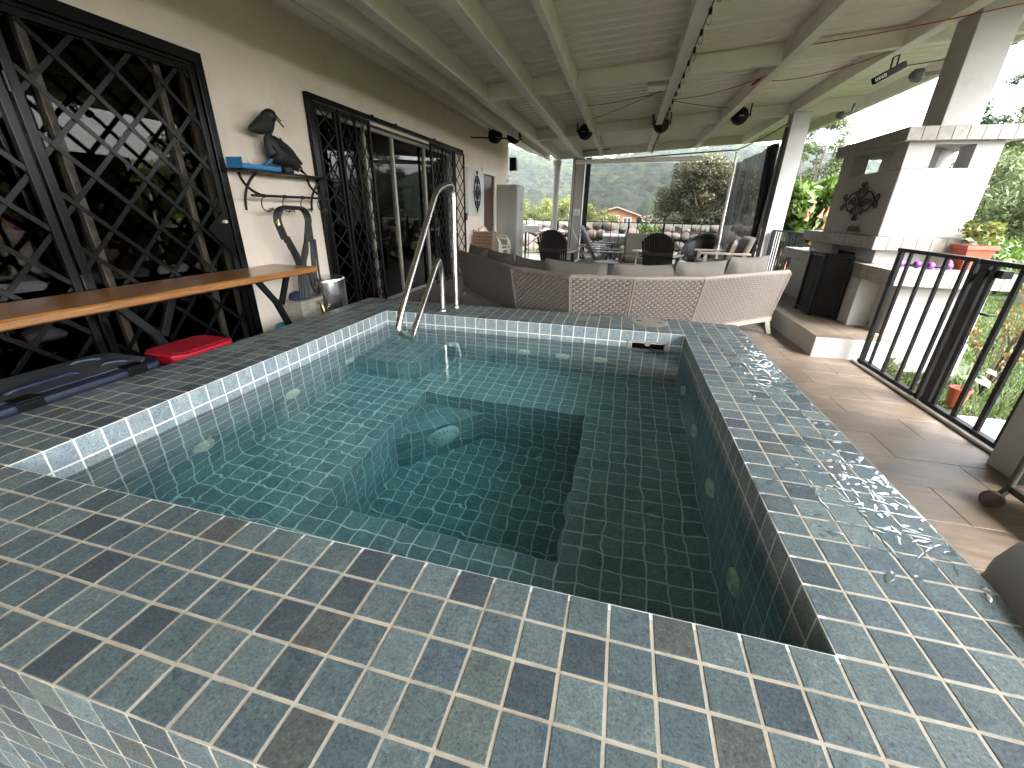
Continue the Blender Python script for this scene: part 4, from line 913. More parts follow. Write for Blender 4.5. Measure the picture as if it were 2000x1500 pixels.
obj('brass_fitting', MB().tube([(-.97, 2.615, .80), (-.97, 2.612, .745)], .02, 8).tube([(-.97, 2.60, .775), (-.97, 2.58, .77)], .012, 8), BRASS, hz, smooth=30)
ht = thing('teal_hose', 'coil of teal hose on the floor behind the left rim', 'hose', (-1.0, 2.35, FZ)); mb = MB()
for k in range(6): mb.tube([(-.90+(.105-.008*(k % 3))*cos(t*pi/12), 2.40+(.105-.008*(k % 3))*sin(t*pi/12), FZ+.03+.045*k) for t in range(24)], .019, 8, closed=True)
obj('coil', mb, TEALH, ht, smooth=70)
nv = thing('navy_cap', 'small navy cloth cap resting on top of the stone block', 'cap', (-1.02, 2.72, .036)); obj('crown', MB().lathe([(.075, .036), (.08, .06), (.06, .10), (.02, .118), (0, .12)], (-1.02, 2.72, 0), 20), pm('navy_cloth', (.015,.02,.07), .85), nv, smooth=60); obj('brim', MB().lathe([(.0, .037), (.05, .04), (.052, .045), (0, .05)], (-.955, 2.76, 0), 16, cap=False), MATS['navy_cloth'], nv, smooth=60)

# ================================================================== WICKER SOFA
sofa = thing('curved_sofa', 'long curved taupe wicker sofa with its woven back turned to the tub', 'sofa', (1.9, 4.4, FZ))
TOPL = [(-.30, 5.30), (.96, 3.72), (1.66, 3.32), (2.28, 3.42), (2.96, 3.68), (4.00, 4.60)]
ZT, ZB = .315, -.20
inw = []      # inward normal at every plan vertex (towards +y side)
PV = [Vector((*p, 0)) for p in TOPL]
for i in range(len(PV)):
    a = PV[max(0, i-1)]; b = PV[min(len(PV)-1, i+1)]; d = (b-a).normalized(); inw.append(Vector((-d.y, d.x, 0)))
def back_pt(i, t):      # t 0 bottom .. 1 top ; the back leans: its foot stands a little inward
    p = PV[i]+inw[i]*(.10*(1-t)); return Vector((p.x, p.y, ZB+(ZT-ZB)*t))
for i in range(len(PV)-1):
    a0, a1, b0_, b1 = back_pt(i, 0), back_pt(i, 1), back_pt(i+1, 0), back_pt(i+1, 1); th = (inw[i]+inw[i+1]).normalized()*.07
    mb = MB(); e0, e1 = .004, .996
    q = [a0.lerp(b0_, e0), a0.lerp(b0_, e1), a1.lerp(b1, e1), a1.lerp(b1, e0)]
    mb.prism([p+th*.1 for p in q], th*.9); pn = obj('back_panel', mb, WICKERD, sofa)
    # woven strands: alternating short horizontal pads over uprights
    Ln = (b0_-a0).length; nc = int(Ln/.058); nr = int((ZT-ZB)/.0235); vs, fs = [], []; nrm = -th.normalized()
    for r in range(nr):
        t0, t1 = (r+.06)/nr, (r+.94)/nr
        for c in range(-1, nc):
            off = .5*(r % 2); s0, s1 = (c+off-.08)/nc, (c+off+.86)/nc; s0, s1 = max(.003, s0), min(.997, s1)
            if s1-s0 < .004: continue
            b = len(vs)
            for k, (s, h) in enumerate(((s0, -.002), (s0+(s1-s0)*.25, .009), (s0+(s1-s0)*.75, .009), (s1, -.002))):
                for t in (t0, t1): p = a0.lerp(b0_, s).lerp(a1.lerp(b1, s), t); vs.append(tuple(p+nrm*h+th*.06))
            fs += [(b+2*k, b+2*k+2, b+2*k+3, b+2*k+1) for k in range(3)]
    m2 = MB(); m2.v, m2.f = vs, fs; obj('wicker_weave', m2, WICKER, pn, smooth=50, kind='stuff')
    m3 = MB().tube([a1.lerp(b1, -.0)+nrm*-.03+Vector((0, 0, .004)), a1.lerp(b1, 1)+nrm*-.03+Vector((0, 0, .004))], .030, 10); obj('braided_rim', m3, WICKER, pn, smooth=60)
    m4 = MB().tube([a0+nrm*-.002, a1+nrm*-.002], .011, 8); obj('corner_braid', m4, WICKER, pn, smooth=60)
    # seat behind the back panel
    s0, s1 = back_pt(i, 0)+inw[i]*.05, back_pt(i+1, 0)+inw[i+1]*.05; dp = .62
    q = [s0, s1, s1+inw[i+1]*dp, s0+inw[i]*dp]; q = [Vector((p.x, p.y, -.20)) for p in q]; obj('seat_base', MB().prism(q, (0, 0, .10)), WICKERD, sofa)
    q2 = [s0+inw[i]*.08, s1+inw[i+1]*.08, s1+inw[i+1]*dp, s0+inw[i]*dp]; q2 = [Vector((p.x, p.y, -.099)) for p in q2]; obj('seat_cushion', MB().prism(q2, (0, 0, .13)), CUSH, sofa, bevel=.03)
obj('end_braid', MB().tube([back_pt(5, 0), back_pt(5, 1)], .016, 8), WICKER, sofa, smooth=60)
obj('side_panel', MB().prism([back_pt(5, 0), back_pt(5, 1)+inw[5]*.02, back_pt(5, .6)+inw[5]*.62, back_pt(5, 0)+inw[5]*.64], Vector((-.05, -.03, 0))), WICKER, sofa, bevel=.01)
obj('arm_cap', MB().bar(back_pt(5, .60)+inw[5]*.02, back_pt(5, .60)+inw[5]*.66, .10, .035), WICKER, sofa, bevel=.008)
mb = MB()
for i in range(len(PV)-1): mb.bar(back_pt(i, 0)-Vector((0,0,.028)), back_pt(i+1, 0)-Vector((0,0,.028)), .05, .05)
obj('base_rail', mb, TEAKG, sofa)
for i, f in ((5, 1), (4, 1), (3, 1), (1, 1), (0, 1)):
    p = back_pt(i, 0); 
    for dd, ss in ((-.02, -.07), (.52, .05)):
        q_ = p+inw[i]*dd; s = Vector((.0, 0, 0)) if i not in (5,) else Vector((-.06, -.02, 0)); o_ = inw[i]*ss
        obj('leg', MB().bar(q_+s-Vector((0, 0, .03)), Vector((q_.x+s.x+o_.x, q_.y+s.y+o_.y, FZ)), .055, .05, up=(1, 0, 0)), TEAKG, sofa, bevel=.004)
def pillow(name, c, half_w, half_h, th, direction, mat, parent=None, lean=.25, seed=0, n=14, sag=.02):
    """stuffed cushion: width along direction, upright, leaning back"""
    r = random.Random(seed); d = Vector(direction).normalized(); nrm = Vector((-d.y, d.x, 0)); up = (Vector((0, 0, 1))-nrm*lean).normalized() if False else (Vector((0,0,1))+nrm*(-lean)).normalized(); w_ = d.cross(up).normalized()
    mb = MB(); P1, P2 = [], []
    for side, PP in ((1, P1), (-1, P2)):
        for i in range(n+1):
            row = []
            for j in range(n+1):
                u, v = -1+2*i/n, -1+2*j/n; prof = max(0, (1-u**4)*(1-v**4))**.55
                pin = 1-.05*(1-v*v)*abs(u)**3*0-.04*(u*u*(1-v*v)+v*v*(1-u*u))*0
                wr = .006*sin(u*9+v*5+seed)*(1-abs(u))+.005*sin(v*11-u*3+seed*2)
                top = sag*(1-u*u)*(v > 0)*v
                row.append(tuple(Vector(c)+d*u*half_w*pin+up*(v*half_h-top)+w_*side*(th*prof+.004+wr*prof)))
            PP.append(row)
    mb.grid(P1); b = MB(); b.grid([r_[::-1] for r_ in P2]); mb.add(b.v, b.f)
    o = obj(name, mb, mat, parent, smooth=180)
    e = [Vector(P1[i][0]) for i in range(n+1)]+[Vector(P1[n][j]) for j in range(1, n+1)]+[Vector(P1[i][n]) for i in range(n-1, -1, -1)]+[Vector(P1[0][j]) for j in range(n-1, 0, -1)]
    obj('piping', MB().tube(e, .005, 6, closed=True), mat, o, smooth=60); return o
def along(s):      # plan position along the sofa top
    ls = [(PV[i+1]-PV[i]).length for i in range(len(PV)-1)]; s *= sum(ls)
    for i, l in enumerate(ls):
        if s <= l: return PV[i].lerp(PV[i+1], s/l), (PV[i+1]-PV[i]).normalized(), inw[i].lerp(inw[i+1], s/l)
        s -= l
    return PV[-1], (PV[-1]-PV[-2]).normalized(), inw[-1]
for k, (s, hw, hh, dz) in enumerate(((.10, .36, .24, .17), (.245, .36, .24, .17), (.375, .31, .235, .165), (.507, .33, .25, .18), (.648, .335, .245, .17), (.765, .33, .26, .185), (.90, .31, .27, .20))):
    p, d, n_ = along(s); n_.normalize(); d = Vector((n_.y, -n_.x, 0)); c = p+n_*(.25 if k == 2 else .20); pillow('back_cushion', (c.x, c.y, dz+.035), hw-.01, hh, .085, d, CUSH, sofa, .18, k)
STR = None
def stripe_mat():
    mt, t, b, o = newmat('striped_fabric'); g = t.nodes.new('ShaderNodeNewGeometry'); w_ = t.nodes.new('ShaderNodeTexWave'); w_.inputs['Scale'].default_value = 17; w_.inputs['Distortion'].default_value = .6; w_.bands_direction = 'X'
    t.links.new(g.outputs['Position'], w_.inputs[0]); r = ramp(t, w_.outputs[0], [(0, (.05,.045,.055)), (.45, (.20,.17,.17)), (.6, (.42,.38,.36)), (1, (.12,.10,.12))]); t.links.new(r.outputs[0], b.inputs['Base Color']); b.inputs['Roughness'].default_value = .9; return mt
sp = pillow('throw_pillow', (2.52, 4.05, .20), .26, .17, .07, (1, .1, 0), stripe_mat(), None, .3, 11, sag=.05); tag(sp, 'purple grey striped throw pillow leaning on the middle of the curved sofa', 'pillow')
sp = pillow('throw_pillow', (-.22, 6.15, .13), .22, .15, .06, (.8, -.6, 0), pm('slate_blue_fabric', (.07,.085,.10), .9), None, .5, 12); tag(sp, 'dark slate throw pillow at the left end of the curved sofa', 'pillow')

# ================================================================== CHAIRS
def adirondack(name, label, mat, ribs, group='adirondack chairs round the lounge'):
    t = thing(name, label, 'chair', group=group); k = ribs
    for i in range(k):      # fan of back slats, outer ones shorter, tops on a round line
        u = (i-(k-1)/2)/((k-1)/2); w_ = .50/k*.93; xb, xt = u*.235, u*.265; H = .99-.09*u*u-.05*u**4
        mb = MB()
        seg = [(.20, -.16, .26), (.60, -.315, .62), (1, -.50, H)]
        pts_ = []
        for f in (0, .25, .5, .75, 1):
            x = xb+(xt-xb)*f; y = -.16-.30*f-.05*f*f; z = .26+(H-.26)*f; curve = .035*(1-u*u)*0-.04*(u*u)*-1; pts_.append(Vector((x, y+curve, z)))
        for a, b in zip(pts_[:-1], pts_[1:]): mb.bar(a, b+(b-a)*.01, w_*(1+.25*(a.z-.26)), .014, up=(0, 1, 0))
        obj('back_slat', mb, mat, t, local=True, bevel=.002 if k < 10 else 0)
    for i in range(6): y = .30-.085*i; z = .375-.018*i; obj('seat_slat', MB().box(-.26, y-.038, z, .26, y+.038, z+.018), mat, t, local=True)
    for s in (-1, 1):
        obj('armrest', MB().prism([(s*.27, .36, .555), (s*.40, .34, .555), (s*.37, -.10, .555), (s*.30, -.34, .555), (s*.255, -.34, .555)], (0, 0, .022)), mat, t, local=True, bevel=.004)
        obj('front_leg', MB().box(s*.285-.035, .24, 0, s*.285+.035, .30, .555), mat, t, local=True, bevel=.004)
        obj('rear_leg', MB().bar((s*.27, .27, .35), (s*.27, -.52, .03), .03, .11), mat, t, local=True, bevel=.004)
    for z, y in ((.36, -.20), (.62, -.335)): obj('cross_rail', MB().box(-.27, y-.045, z-.03, .27, y-.02, z+.03), mat, t, local=True)
    return t
G1 = 'adirondack chairs round the lounge'
a1 = adirondack('adirondack_chair', 'dark ribbed adirondack chair, left of two seen from behind over the sofa', DGREY, 13); a1.location = (.86, 7.72, FZ); a1.rotation_euler = (0, 0, radians(-4))
dup(a1, (2.84, 7.75, FZ), radians(-14), 'dark ribbed adirondack chair, right of two seen from behind over the sofa', G1)
a2 = adirondack('adirondack_chair', 'dark brown adirondack chair seen side on with its curved slats fanned', BROWNR, 7); a2.location = (1.78, 8.35, FZ); a2.rotation_euler = (0, 0, radians(-78))
a3 = adirondack('adirondack_chair', 'light grey slatted adirondack chair beside the thick white column', GREYW, 7); a3.location = (1.42, 9.6, FZ); a3.rotation_euler = (0, 0, radians(-82))
dup(a2, (1.55, 10.5, FZ), radians(-100), 'dark adirondack chair half hidden behind the light grey one', G1)
# round dark stool and small side tables
sl = thing('round_stool', 'round dark resin side table in front of the brown adirondack chair', 'side table', (1.86, 7.55, FZ))
obj('top', MB().lathe([(0, .035), (.24, .035), (.25, .025), (.25, .005), (.23, -.005)], (1.86, 7.55, 0), 32), DGREY, sl, smooth=40); obj('drum', MB().lathe([(.225, -.005), (.235, -.2), (.22, FZ)], (1.86, 7.55, 0), 32), DGREY, sl, smooth=40)
et = thing('end_table', 'small round white side table beside the olive lounge chair', 'side table', (2.47, 8.0, FZ))
obj('top', MB().lathe([(0, .235), (.15, .235), (.155, .225), (.15, .212)], (2.47, 8.0, 0), 28), WHITEPL, et, smooth=40)
for k in range(3): a = 2*pi*k/3; obj('leg', MB().tube([(2.47+.10*cos(a), 8+.10*sin(a), .215), (2.47+.15*cos(a), 8+.15*sin(a), FZ)], .012, 8), WHITEPL, et, smooth=50)
cup = obj('dark_red_cup', MB().lathe([(.03, .237), (.038, .33), (.035, .33), (.028, .245)], (2.53, 8.03, 0), 16), pm('dark_red', (.12,.03,.025), .4), smooth=40); tag(cup, 'dark red tumbler standing on the small white side table', 'cup')
# olive lounge chair
lc = thing('lounge_chair', 'olive cushioned lounge chair with pale frame behind the side table', 'lounge chair', (2.45, 8.95, FZ)); lx, ly = 2.46, 8.9
obj('backrest', MB().box(lx-.30, ly+.02, .02, lx+.28, ly+.16, .50), CUSHG, lc, bevel=.04); obj('seat', MB().box(lx-.30, ly-.55, -.06, lx+.28, ly+.02, .08), CUSHG, lc, bevel=.04)
for s in (-1, 1):
    obj('armrest', MB().box(lx+s*.33-.035, ly-.55, .20, lx+s*.33+.035, ly+.15, .24), TEAKG, lc, bevel=.006); obj('leg', MB().box(lx+s*.33-.03, ly-.53, FZ, lx+s*.33+.03, ly-.47, .20), TEAKG, lc, bevel=.004); obj('leg', MB().box(lx+s*.33-.03, ly+.08, FZ, lx+s*.33+.03, ly+.14, .20), TEAKG, lc, bevel=.004)
obj('apron', MB().box(lx-.30, ly-.54, -.16, lx+.30, ly-.50, -.06), TEAKG, lc, bevel=.004)
# grey resin tub chair (rocking wicker)
rc = thing('tub_chair', 'dark grey woven tub chair with a rounded back near the screened corner', 'chair', (3.75, 9.2, FZ)); cx, cy = 3.72, 9.15
P = []
for i in range(15):
    a = radians(-20+220*i/14)+radians(-35); row = []; hh = .50+.0*i
    top = .12+.38*max(0, sin(pi*i/14))**.8
    for j in range(6): t = j/5; r_ = .27+.06*t; row.append((cx+r_*cos(a), cy+r_*sin(a), -.02+(top+.02)*t))
    P.append(row)
mb = MB().grid(P); o = obj('shell', mb, DGREY, rc, smooth=60); md = o.modifiers.new('solidify', 'SOLIDIFY'); md.thickness = .03
obj('rolled_rim', MB().tube([r_[-1] for r_ in P], .028, 10), DGREY, rc, smooth=60); obj('seat', MB().lathe([(0, .04), (.25, .04), (.27, .01), (.26, -.04), (0, -.06)], (cx, cy, 0), 24), DGREY, rc, smooth=50)
for k in range(4): a = pi/4+k*pi/2; obj('leg', MB().tube([(cx+.2*cos(a), cy+.2*sin(a), -.03), (cx+.24*cos(a), cy+.24*sin(a), FZ)], .02, 8), DGREY, rc, smooth=50)
# teak armchair with grey cushions, side on
ac = thing('cushioned_armchair', 'weathered wooden armchair with grey cushions facing left by the gathered screen', 'armchair', (3.95, 7.9, FZ)); mb = MB()
ax0, ax1, ay0, ay1 = 3.52, 4.28, 7.55, 8.25
for y in (ay0, ay1):
    obj('armrest', MB().box(ax0-.02, y-.04, .245, ax1+.05, y+.04, .28), TEAKG, ac, bevel=.006)
    obj('front_leg', MB().bar((ax0+.08, y, .245), (ax0+.02, y, FZ), .06, .06, up=(0, 1, 0)), TEAKG, ac, bevel=.004); obj('rear_leg', MB().bar((ax1-.06, y, .245), (ax1+.02, y, FZ), .06, .06, up=(0, 1, 0)), TEAKG, ac, bevel=.004)
    obj('side_rail', MB().box(ax0+.05, y-.02, -.06, ax1, y+.02, .0), TEAKG, ac)
obj('seat_cushion', MB().box(ax0+.0, ay0+.04, .0, ax1-.1, ay1-.04, .12), CUSH, ac, bevel=.045)
obj('seat_frame', MB().box(ax0+.04, ay0+.02, -.05, ax1, ay1-.02, -.002), TEAKG, ac)
obj('back_cushion', MB().ob((ax1-.02, 7.9, .29), (.065, 0, .02), (0, .31, 0), (.06, 0, .25)), CUSH, ac, bevel=.045)
pl = pillow('throw_pillow', (ax1-.22, 7.86, .30), .21, .20, .07, (.30, .95, 0), pm('brown_grey_fabric', (.16,.135,.115), .9), None, .25, 15); tag(pl, 'square brown grey pillow on the wooden armchair', 'pillow')

# ------------------------------------------------------------ plastic chairs by the house wall
def monobloc(name, label, mat):
    t = thing(name, label, 'chair'); P = []
    for i in range(9):
        u = -1+2*i/8; row = []
        for j in range(7): v = j/6; row.append((u*(.20+.03*v), -.22-.10*v-.03*(1-u*u)*-1, .43+.42*v-.05*u*u*v))
        P.append(row)
    o = obj('backrest', MB().grid(P), mat, t, local=True, smooth=60); o.modifiers.new('solidify', 'SOLIDIFY').thickness = .012
    obj('seat', MB().prism([(-.23, .24, .42), (.23, .24, .42), (.21, -.22, .41), (-.21, -.22, .41)], (0, 0, .018)), mat, t, local=True, bevel=.006)
    for s in (-1, 1):
        obj('armrest', MB().tube(fillet([(s*.24, -.30, .70), (s*.27, -.05, .66), (s*.27, .20, .64), (s*.26, .25, .42)], .07), .020, 8), mat, t, local=True, smooth=60)
        obj('leg', MB().bar((s*.22, .22, .43), (s*.26, .27, 0), .05, .035), mat, t, local=True, bevel=.004); obj('leg', MB().bar((s*.20, -.22, .43), (s*.24, -.31, 0), .05, .035), mat, t, local=True, bevel=.004)
    return t
mc = monobloc('plastic_chair', 'cream plastic garden chair in front of the leaning brown chairs', CREAMP); mc.location = (-.80, 9.15, FZ+.02); mc.rotation_euler = (0, 0, radians(-98))
dup(mc, (-.83, 9.07, FZ+.10), radians(-98), 'cream plastic chair stacked on top of the lower cream chair')
for k in range(4):
    fc = thing('folded_chair', ('brown slatted folded chair leaning on the wall, nearest the gate', 'second brown folded chair of the row leaning on the wall', 'third brown folded chair of the row leaning on the wall', 'brown folded chair of the leaning row next to the cream chairs')[k], 'folding chair', (-1.05, 8.30+.13*k, FZ), group='folded chairs leaning on the wall'); y0 = 8.30+.15*k
    for x in (-1.12, -.70): obj('side_frame', MB().bar((x, y0-.02, FZ), (x, y0+.12, .50-.03*k), .028, .03, up=(1, 0, 0)), BROWNW if k == 0 else TEAKG, fc)
    for j in range(11): z = FZ+.12+.068*j; obj('slat', MB().box(-1.105, y0-.02+.155*(z-FZ)-.012, z, -.715, y0-.02+.155*(z-FZ), z+.05), BROWNW if k == 0 else TEAKG, fc)
# ------------------------------------------------------------ white board with iron ornament
wb_ = obj('white_board', MB().box(WX+.001, 8.19, .79, WX+.055, 9.20, 1.72), WHITEPL, bevel=.003); tag(wb_, 'flat white wall board behind the oval iron ornament', 'board')
wo = thing('wall_ornament', 'oval black scrolled iron ornament on the white board', 'wall ornament', (WX+.07, 8.70, 1.26))
def oval(cy, cz, ry, rz, x, n=28): return [(x, cy+ry*cos(2*pi*k/n), cz+rz*sin(2*pi*k/n)) for k in range(n)]
mb = MB(); ox = WX+.075; cy0, cz0 = 8.72, 1.26
mb.tube(oval(cy0, cz0, .20, .33, ox), .011, 8, closed=True); mb.tube([(ox, cy0, cz0-.42), (ox, cy0, cz0+.42)], .010, 8); mb.tube([(ox, cy0-.29, cz0), (ox, cy0+.29, cz0)], .010, 8)
obj('frame', mb, IRON, wo, smooth=60)
def scroll(c, r0, turns, a0, s, x, n=18): return [(x, c[0]+r0*(1-k/n*.8)*cos(a0+s*2*pi*turns*k/n), c[1]+r0*(1-k/n*.8)*sin(a0+s*2*pi*turns*k/n)) for k in range(n+1)]
for sy in (-1, 1):
    for sz in (-1, 1):
        for (dy, dz, r_) in ((.085, .22, .065), (.07, .09, .05), (.12, .03, .04)): obj('scroll', MB().tube(scroll((cy0+sy*dy, cz0+sz*dz), r_, 1.2, pi/2*sz, sy*sz, ox+.004), .008, 6), IRON, wo, smooth=60)
obj('rosette', MB().lathe([(0, .03), (.04, .02), (.05, .0)], (ox, cy0, cz0), 12, 'x'), IRON, wo)
for z in (cz0-.36, cz0+.38): obj('spike', MB().lathe([(0, .06), (.02, .03), (.022, 0), (0, -.03)], (ox, cy0, z), 8), IRON, wo)
sd_ = obj('wall_speaker', MB().prism([(-1.17, 11.62, 1.88), (-1.17, 11.62, 2.20), (-1.0, 11.62, 2.20), (-.97, 11.62, 1.90)], (0, .16, 0)), BLACKP, bevel=.01); sd_.location = (.13, -.5, 0); tag(sd_, 'small black loudspeaker hung at the far end of the house wall', 'speaker')
for k, z in enumerate((1.35, 1.62)): cb_ = obj('junction_box', MB().box(WX+.001, 11.40, z, WX+.07, 11.50, z+.09), WHITEPL, bevel=.004); tag(cb_, ('lower white junction box on the wall corner above the cabinet', 'upper white junction box on the wall corner above the cabinet')[k], 'junction box')
# cabinet
cb = thing('tall_cabinet', 'tall grey steel cabinet standing against the wall by the dark door', 'cabinet', (-.93, 10.75, FZ)); x0, x1, y0, y1 = -1.18, -.66, 10.5, 11.32
obj('body', MB().box(x0, y0, FZ, x1-.02, y1, 1.50), CABM, cb, bevel=.006); obj('top', MB().box(x0-.005, y0-.006, 1.50, x1+.006, y1+.006, 1.515), CABM, cb)
for (a, b) in ((y0+.01, (y0+y1)/2-.004), ((y0+y1)/2+.004, y1-.01)):
    for (za, zb) in ((FZ+.05, .52), (.53, 1.48)):
        dr = obj('door', MB().box(x1-.02, a, za, x1, b, zb), CABM, cb, bevel=.004)
        for k in range(3): dr2 = obj('louvre', MB().box(x1, a+.06, zb-.12-.04*k, x1+.005, b-.06, zb-.105-.04*k), CABM, dr)
        obj('handle', MB().tube(fillet([(x1, (y0+y1)/2+(.05 if a > y0+.1 else -.05), (za+zb)/2-.09), (x1+.03, (y0+y1)/2+(.05 if a > y0+.1 else -.05), (za+zb)/2-.09), (x1+.03, (y0+y1)/2+(.05 if a > y0+.1 else -.05), (za+zb)/2+.09), (x1, (y0+y1)/2+(.05 if a > y0+.1 else -.05), (za+zb)/2+.09)], .01), .007, 6), STEEL, dr)
# folding table
ftb = thing('folding_table', 'white folding table with black metal legs by the left railing', 'table', (-.05, 11.7, FZ))
obj('top', MB().box(-.78, 11.35, .345, .50, 11.98, .385), WHITEPL, ftb, bevel=.012)
for x in (-.62, .34):
    obj('leg', MB().tube(fillet([(x, 11.42, FZ), (x, 11.42, .34), (x, 11.9, .34), (x, 11.9, FZ)], .03), .014, 8), BLACKM, ftb, smooth=60); obj('leg', MB().tube([(x+.02, 11.46, FZ), (x+.02, 11.46, .34)], .012, 8), BLACKM, ftb, smooth=60)
    obj('brace', MB().tube([(x, 11.66, -.05), (x+(.5 if x < 0 else -.5), 11.66, .34)], .010, 8), BLACKM, ftb)
obj('crossbar', MB().tube([(-.62, 11.42, -.02), (-.62, 11.9, -.02)], .011, 8), BLACKM, ftb)
wbx = obj('white_carton', MB().box(-.72, 11.5, .386, -.22, 11.8, .52), WHITEPL, bevel=.006); tag(wbx, 'long white carton lying on the folding table', 'box')

# ================================================================== RAILINGS
def railing(name, label, segs, zt=.66, zb=-.30, gap=.26, bw=.018, posts=(), parent=None, tw=.035, group=None):
    r = thing(name, label, 'railing', (segs[0][0][0], segs[0][0][1], FZ), group=group)
    for a, b in segs:
        A, B = Vector((*a, 0)), Vector((*b, 0)); d = (B-A).normalized(); Ln = (B-A).length
        obj('top_rail', MB().bar(A+Vector((0,0,zt-.012)), B+Vector((0,0,zt-.012)), tw, .024), BLACKM, r); obj('bottom_rail', MB().bar(A+Vector((0,0,zb)), B+Vector((0,0,zb)), tw, .02), BLACKM, r)
        n = max(1, round(Ln/gap))
        for k in range(1, n): p = A+d*Ln*k/n; obj('baluster', MB().bar(p+Vector((0,0,zb+.01)), p+Vector((0,0,zt-.024)), bw, bw, up=(d.x, d.y, 0)), BLACKM, r)
        for k in (0, n): p = A+d*Ln*k/n; obj('post', MB().bar(p+Vector((0,0,FZ)), p+Vector((0,0,zt-.024)), bw*2.4, bw*2.4, up=(d.x, d.y, 0)), BLACKM, r)
    return r
railing('patio_railing', 'thin black railing across the far opening before the boulder wall', [((1.0, 12.3), (2.23, 12.3)), ((2.23, 12.3), (3.20, 12.3)), ((3.20, 12.3), (4.66, 12.3))], gap=.25)
railing('patio_railing', 'thin black railing behind the folding table left of the thick column', [((-1.1, 12.5), (-.05, 12.5)), ((.15, 12.5), (.5, 12.4))], gap=.28)
railing('patio_railing', 'black side railing between the screened column and the fireplace', [((4.86, 8.45), (4.86, 6.95))], zt=.665, gap=.13, bw=.02)
# gate and fixed piece at the garden
gt = thing('garden_gate', 'black iron garden gate of flat upright bars with a bolt, right foreground', 'gate', (4.5, 2.4, FZ))
def vbar(p, y, zb, zt, wy, wx, nm='upright'): return obj(nm, MB().box(4.5-wx/2, y-wy/2, zb, 4.5+wx/2, y+wy/2, zt), BLACKM, p, bevel=.002)
vbar(gt, 2.745, -.37, .64, .075, .03, 'stile'); vbar(gt, 2.06, -.37, .64, .05, .03, 'stile')
obj('top_rail', MB().box(4.478, 2.03, .635, 4.522, 2.79, .665), BLACKM, gt, bevel=.003); obj('bottom_rail', MB().box(4.475, 2.03, -.385, 4.525, 2.785, -.355), BLACKM, gt, bevel=.003)
for y in (2.665, 2.46, 2.25): vbar(gt, y, -.355, .635, .036, .02, 'bar')
bo = obj('bolt', MB().tube([(4.54, 2.62, .32), (4.54, 2.80, .32)], .008, 8).tube([(4.54, 2.64, .32), (4.60, 2.64, .32)], .007, 8), BLACKM, gt, smooth=50)
obj('latch', MB().box(4.50, 2.60, .56, 4.56, 2.70, .61), BLACKM, gt, bevel=.003)
fx = thing('garden_railing', 'fixed piece of black railing between the gate and the fireplace step', 'railing', (4.5, 3.2, FZ))
vbar(fx, 2.835, -.39, .66, .035, .035, 'post'); vbar(fx, 3.70, -.40, .66, .055, .03, 'post')
obj('top_rail', MB().box(4.478, 2.815, .64, 4.522, 3.73, .668), BLACKM, fx, bevel=.003); obj('bottom_rail', MB().box(4.475, 2.86, -.385, 4.525, 3.73, -.355), BLACKM, fx, bevel=.003)
for y in (2.93, 3.13, 3.345, 3.56): vbar(fx, y, -.355, .64, .028, .02, 'bar')
obj('paper_tag', MB().ob((4.52, 2.80, .545), (.004, 0, 0), (0, .028, .004), (0, .004, .028)), CREAMP, fx, bevel=.006)
th_ = obj('threshold_strip', MB().tube([(4.44, 1.9, FZ+.012), (4.44, 3.74, FZ+.012)], .014, 8), ALU, patio, smooth=60)

# ================================================================== FIREPLACE
fp = thing('fireplace', 'white outdoor fireplace with stone ledges, square hood and chimney', 'fireplace', (4.95, 5.2, FZ))
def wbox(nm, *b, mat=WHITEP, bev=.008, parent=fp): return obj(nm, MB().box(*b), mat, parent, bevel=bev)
st_ = wbox('hearth_step', 4.10, 3.80, FZ-.2, 4.74, 6.9, -.197)
for i in range(11):
    for j in range(2):
        y0, x0 = 3.80+.282*i, 4.10+.32*j; obj('step_tile', MB().box(x0+.002, y0+.002, -.198, x0+.318, min(y0+.28, 6.9), -.190), FLOORM, st_, bevel=.0015)
wbox('plinth', 4.745, 4.12, -.75, 5.56, 6.9, -.195)
wbox('pier', 4.61, 4.42, -.189, 5.0, 4.64, .308); wbox('pier', 4.64, 5.62, -.189, 5.0, 6.6, .308)
wbox('counter_base', 4.80, 4.12, -.194, 5.54, 4.42, .308); wbox('counter_base', 5.001, 4.421, -.194, 5.54, 6.9, .308)
def ledge(nm, x0, y0, x1, y1, z0, z1, pitch=.125):
    core = wbox(nm, x0+.012, y0+.012, z0, x1-.012, y1-.012, z1-.004, mat=TRIMJ, bev=.001); ntl = 0
    n = max(1, round((x1-x0)/pitch)); w_ = (x1-x0)/n
    for k in range(n): obj('trim_tile', MB().box(x0+k*w_+.0025, y0, z0-.001, x0+(k+1)*w_-.0025, y0+.0118, z1-.0045), TRIM, core, bevel=.0012)
    n = max(1, round((y1-y0)/pitch)); w_ = (y1-y0)/n
    for k in range(n): obj('trim_tile', MB().box(x0, y0+.0125+k*(w_-.001)+.002, z0-.001, x0+.0118, y0+(k+1)*(w_-.001)+.010, z1-.0045), TRIM, core, bevel=.0012)
    nx_, ny_ = max(1, round((x1-x0)/.30)), max(1, round((y1-y0)/.30))
    for i in range(nx_):
        for j in range(ny_): obj('top_tile', MB().box(x0+(x1-x0)*i/nx_+.002, y0+(y1-y0)*j/ny_+.002, z1-.0038, x0+(x1-x0)*(i+1)/nx_-.002, y0+(y1-y0)*(j+1)/ny_-.002, z1), TRIM, core, bevel=.001)
    return core
ledge('counter_ledge', 4.63, 4.00, 5.64, 5.04, .31, .45); ledge('counter_ledge', 4.66, 5.58, 5.2, 7.04, .31, .45); ledge('mantle', 4.65, 4.50, 5.52, 6.40, .60, .725)
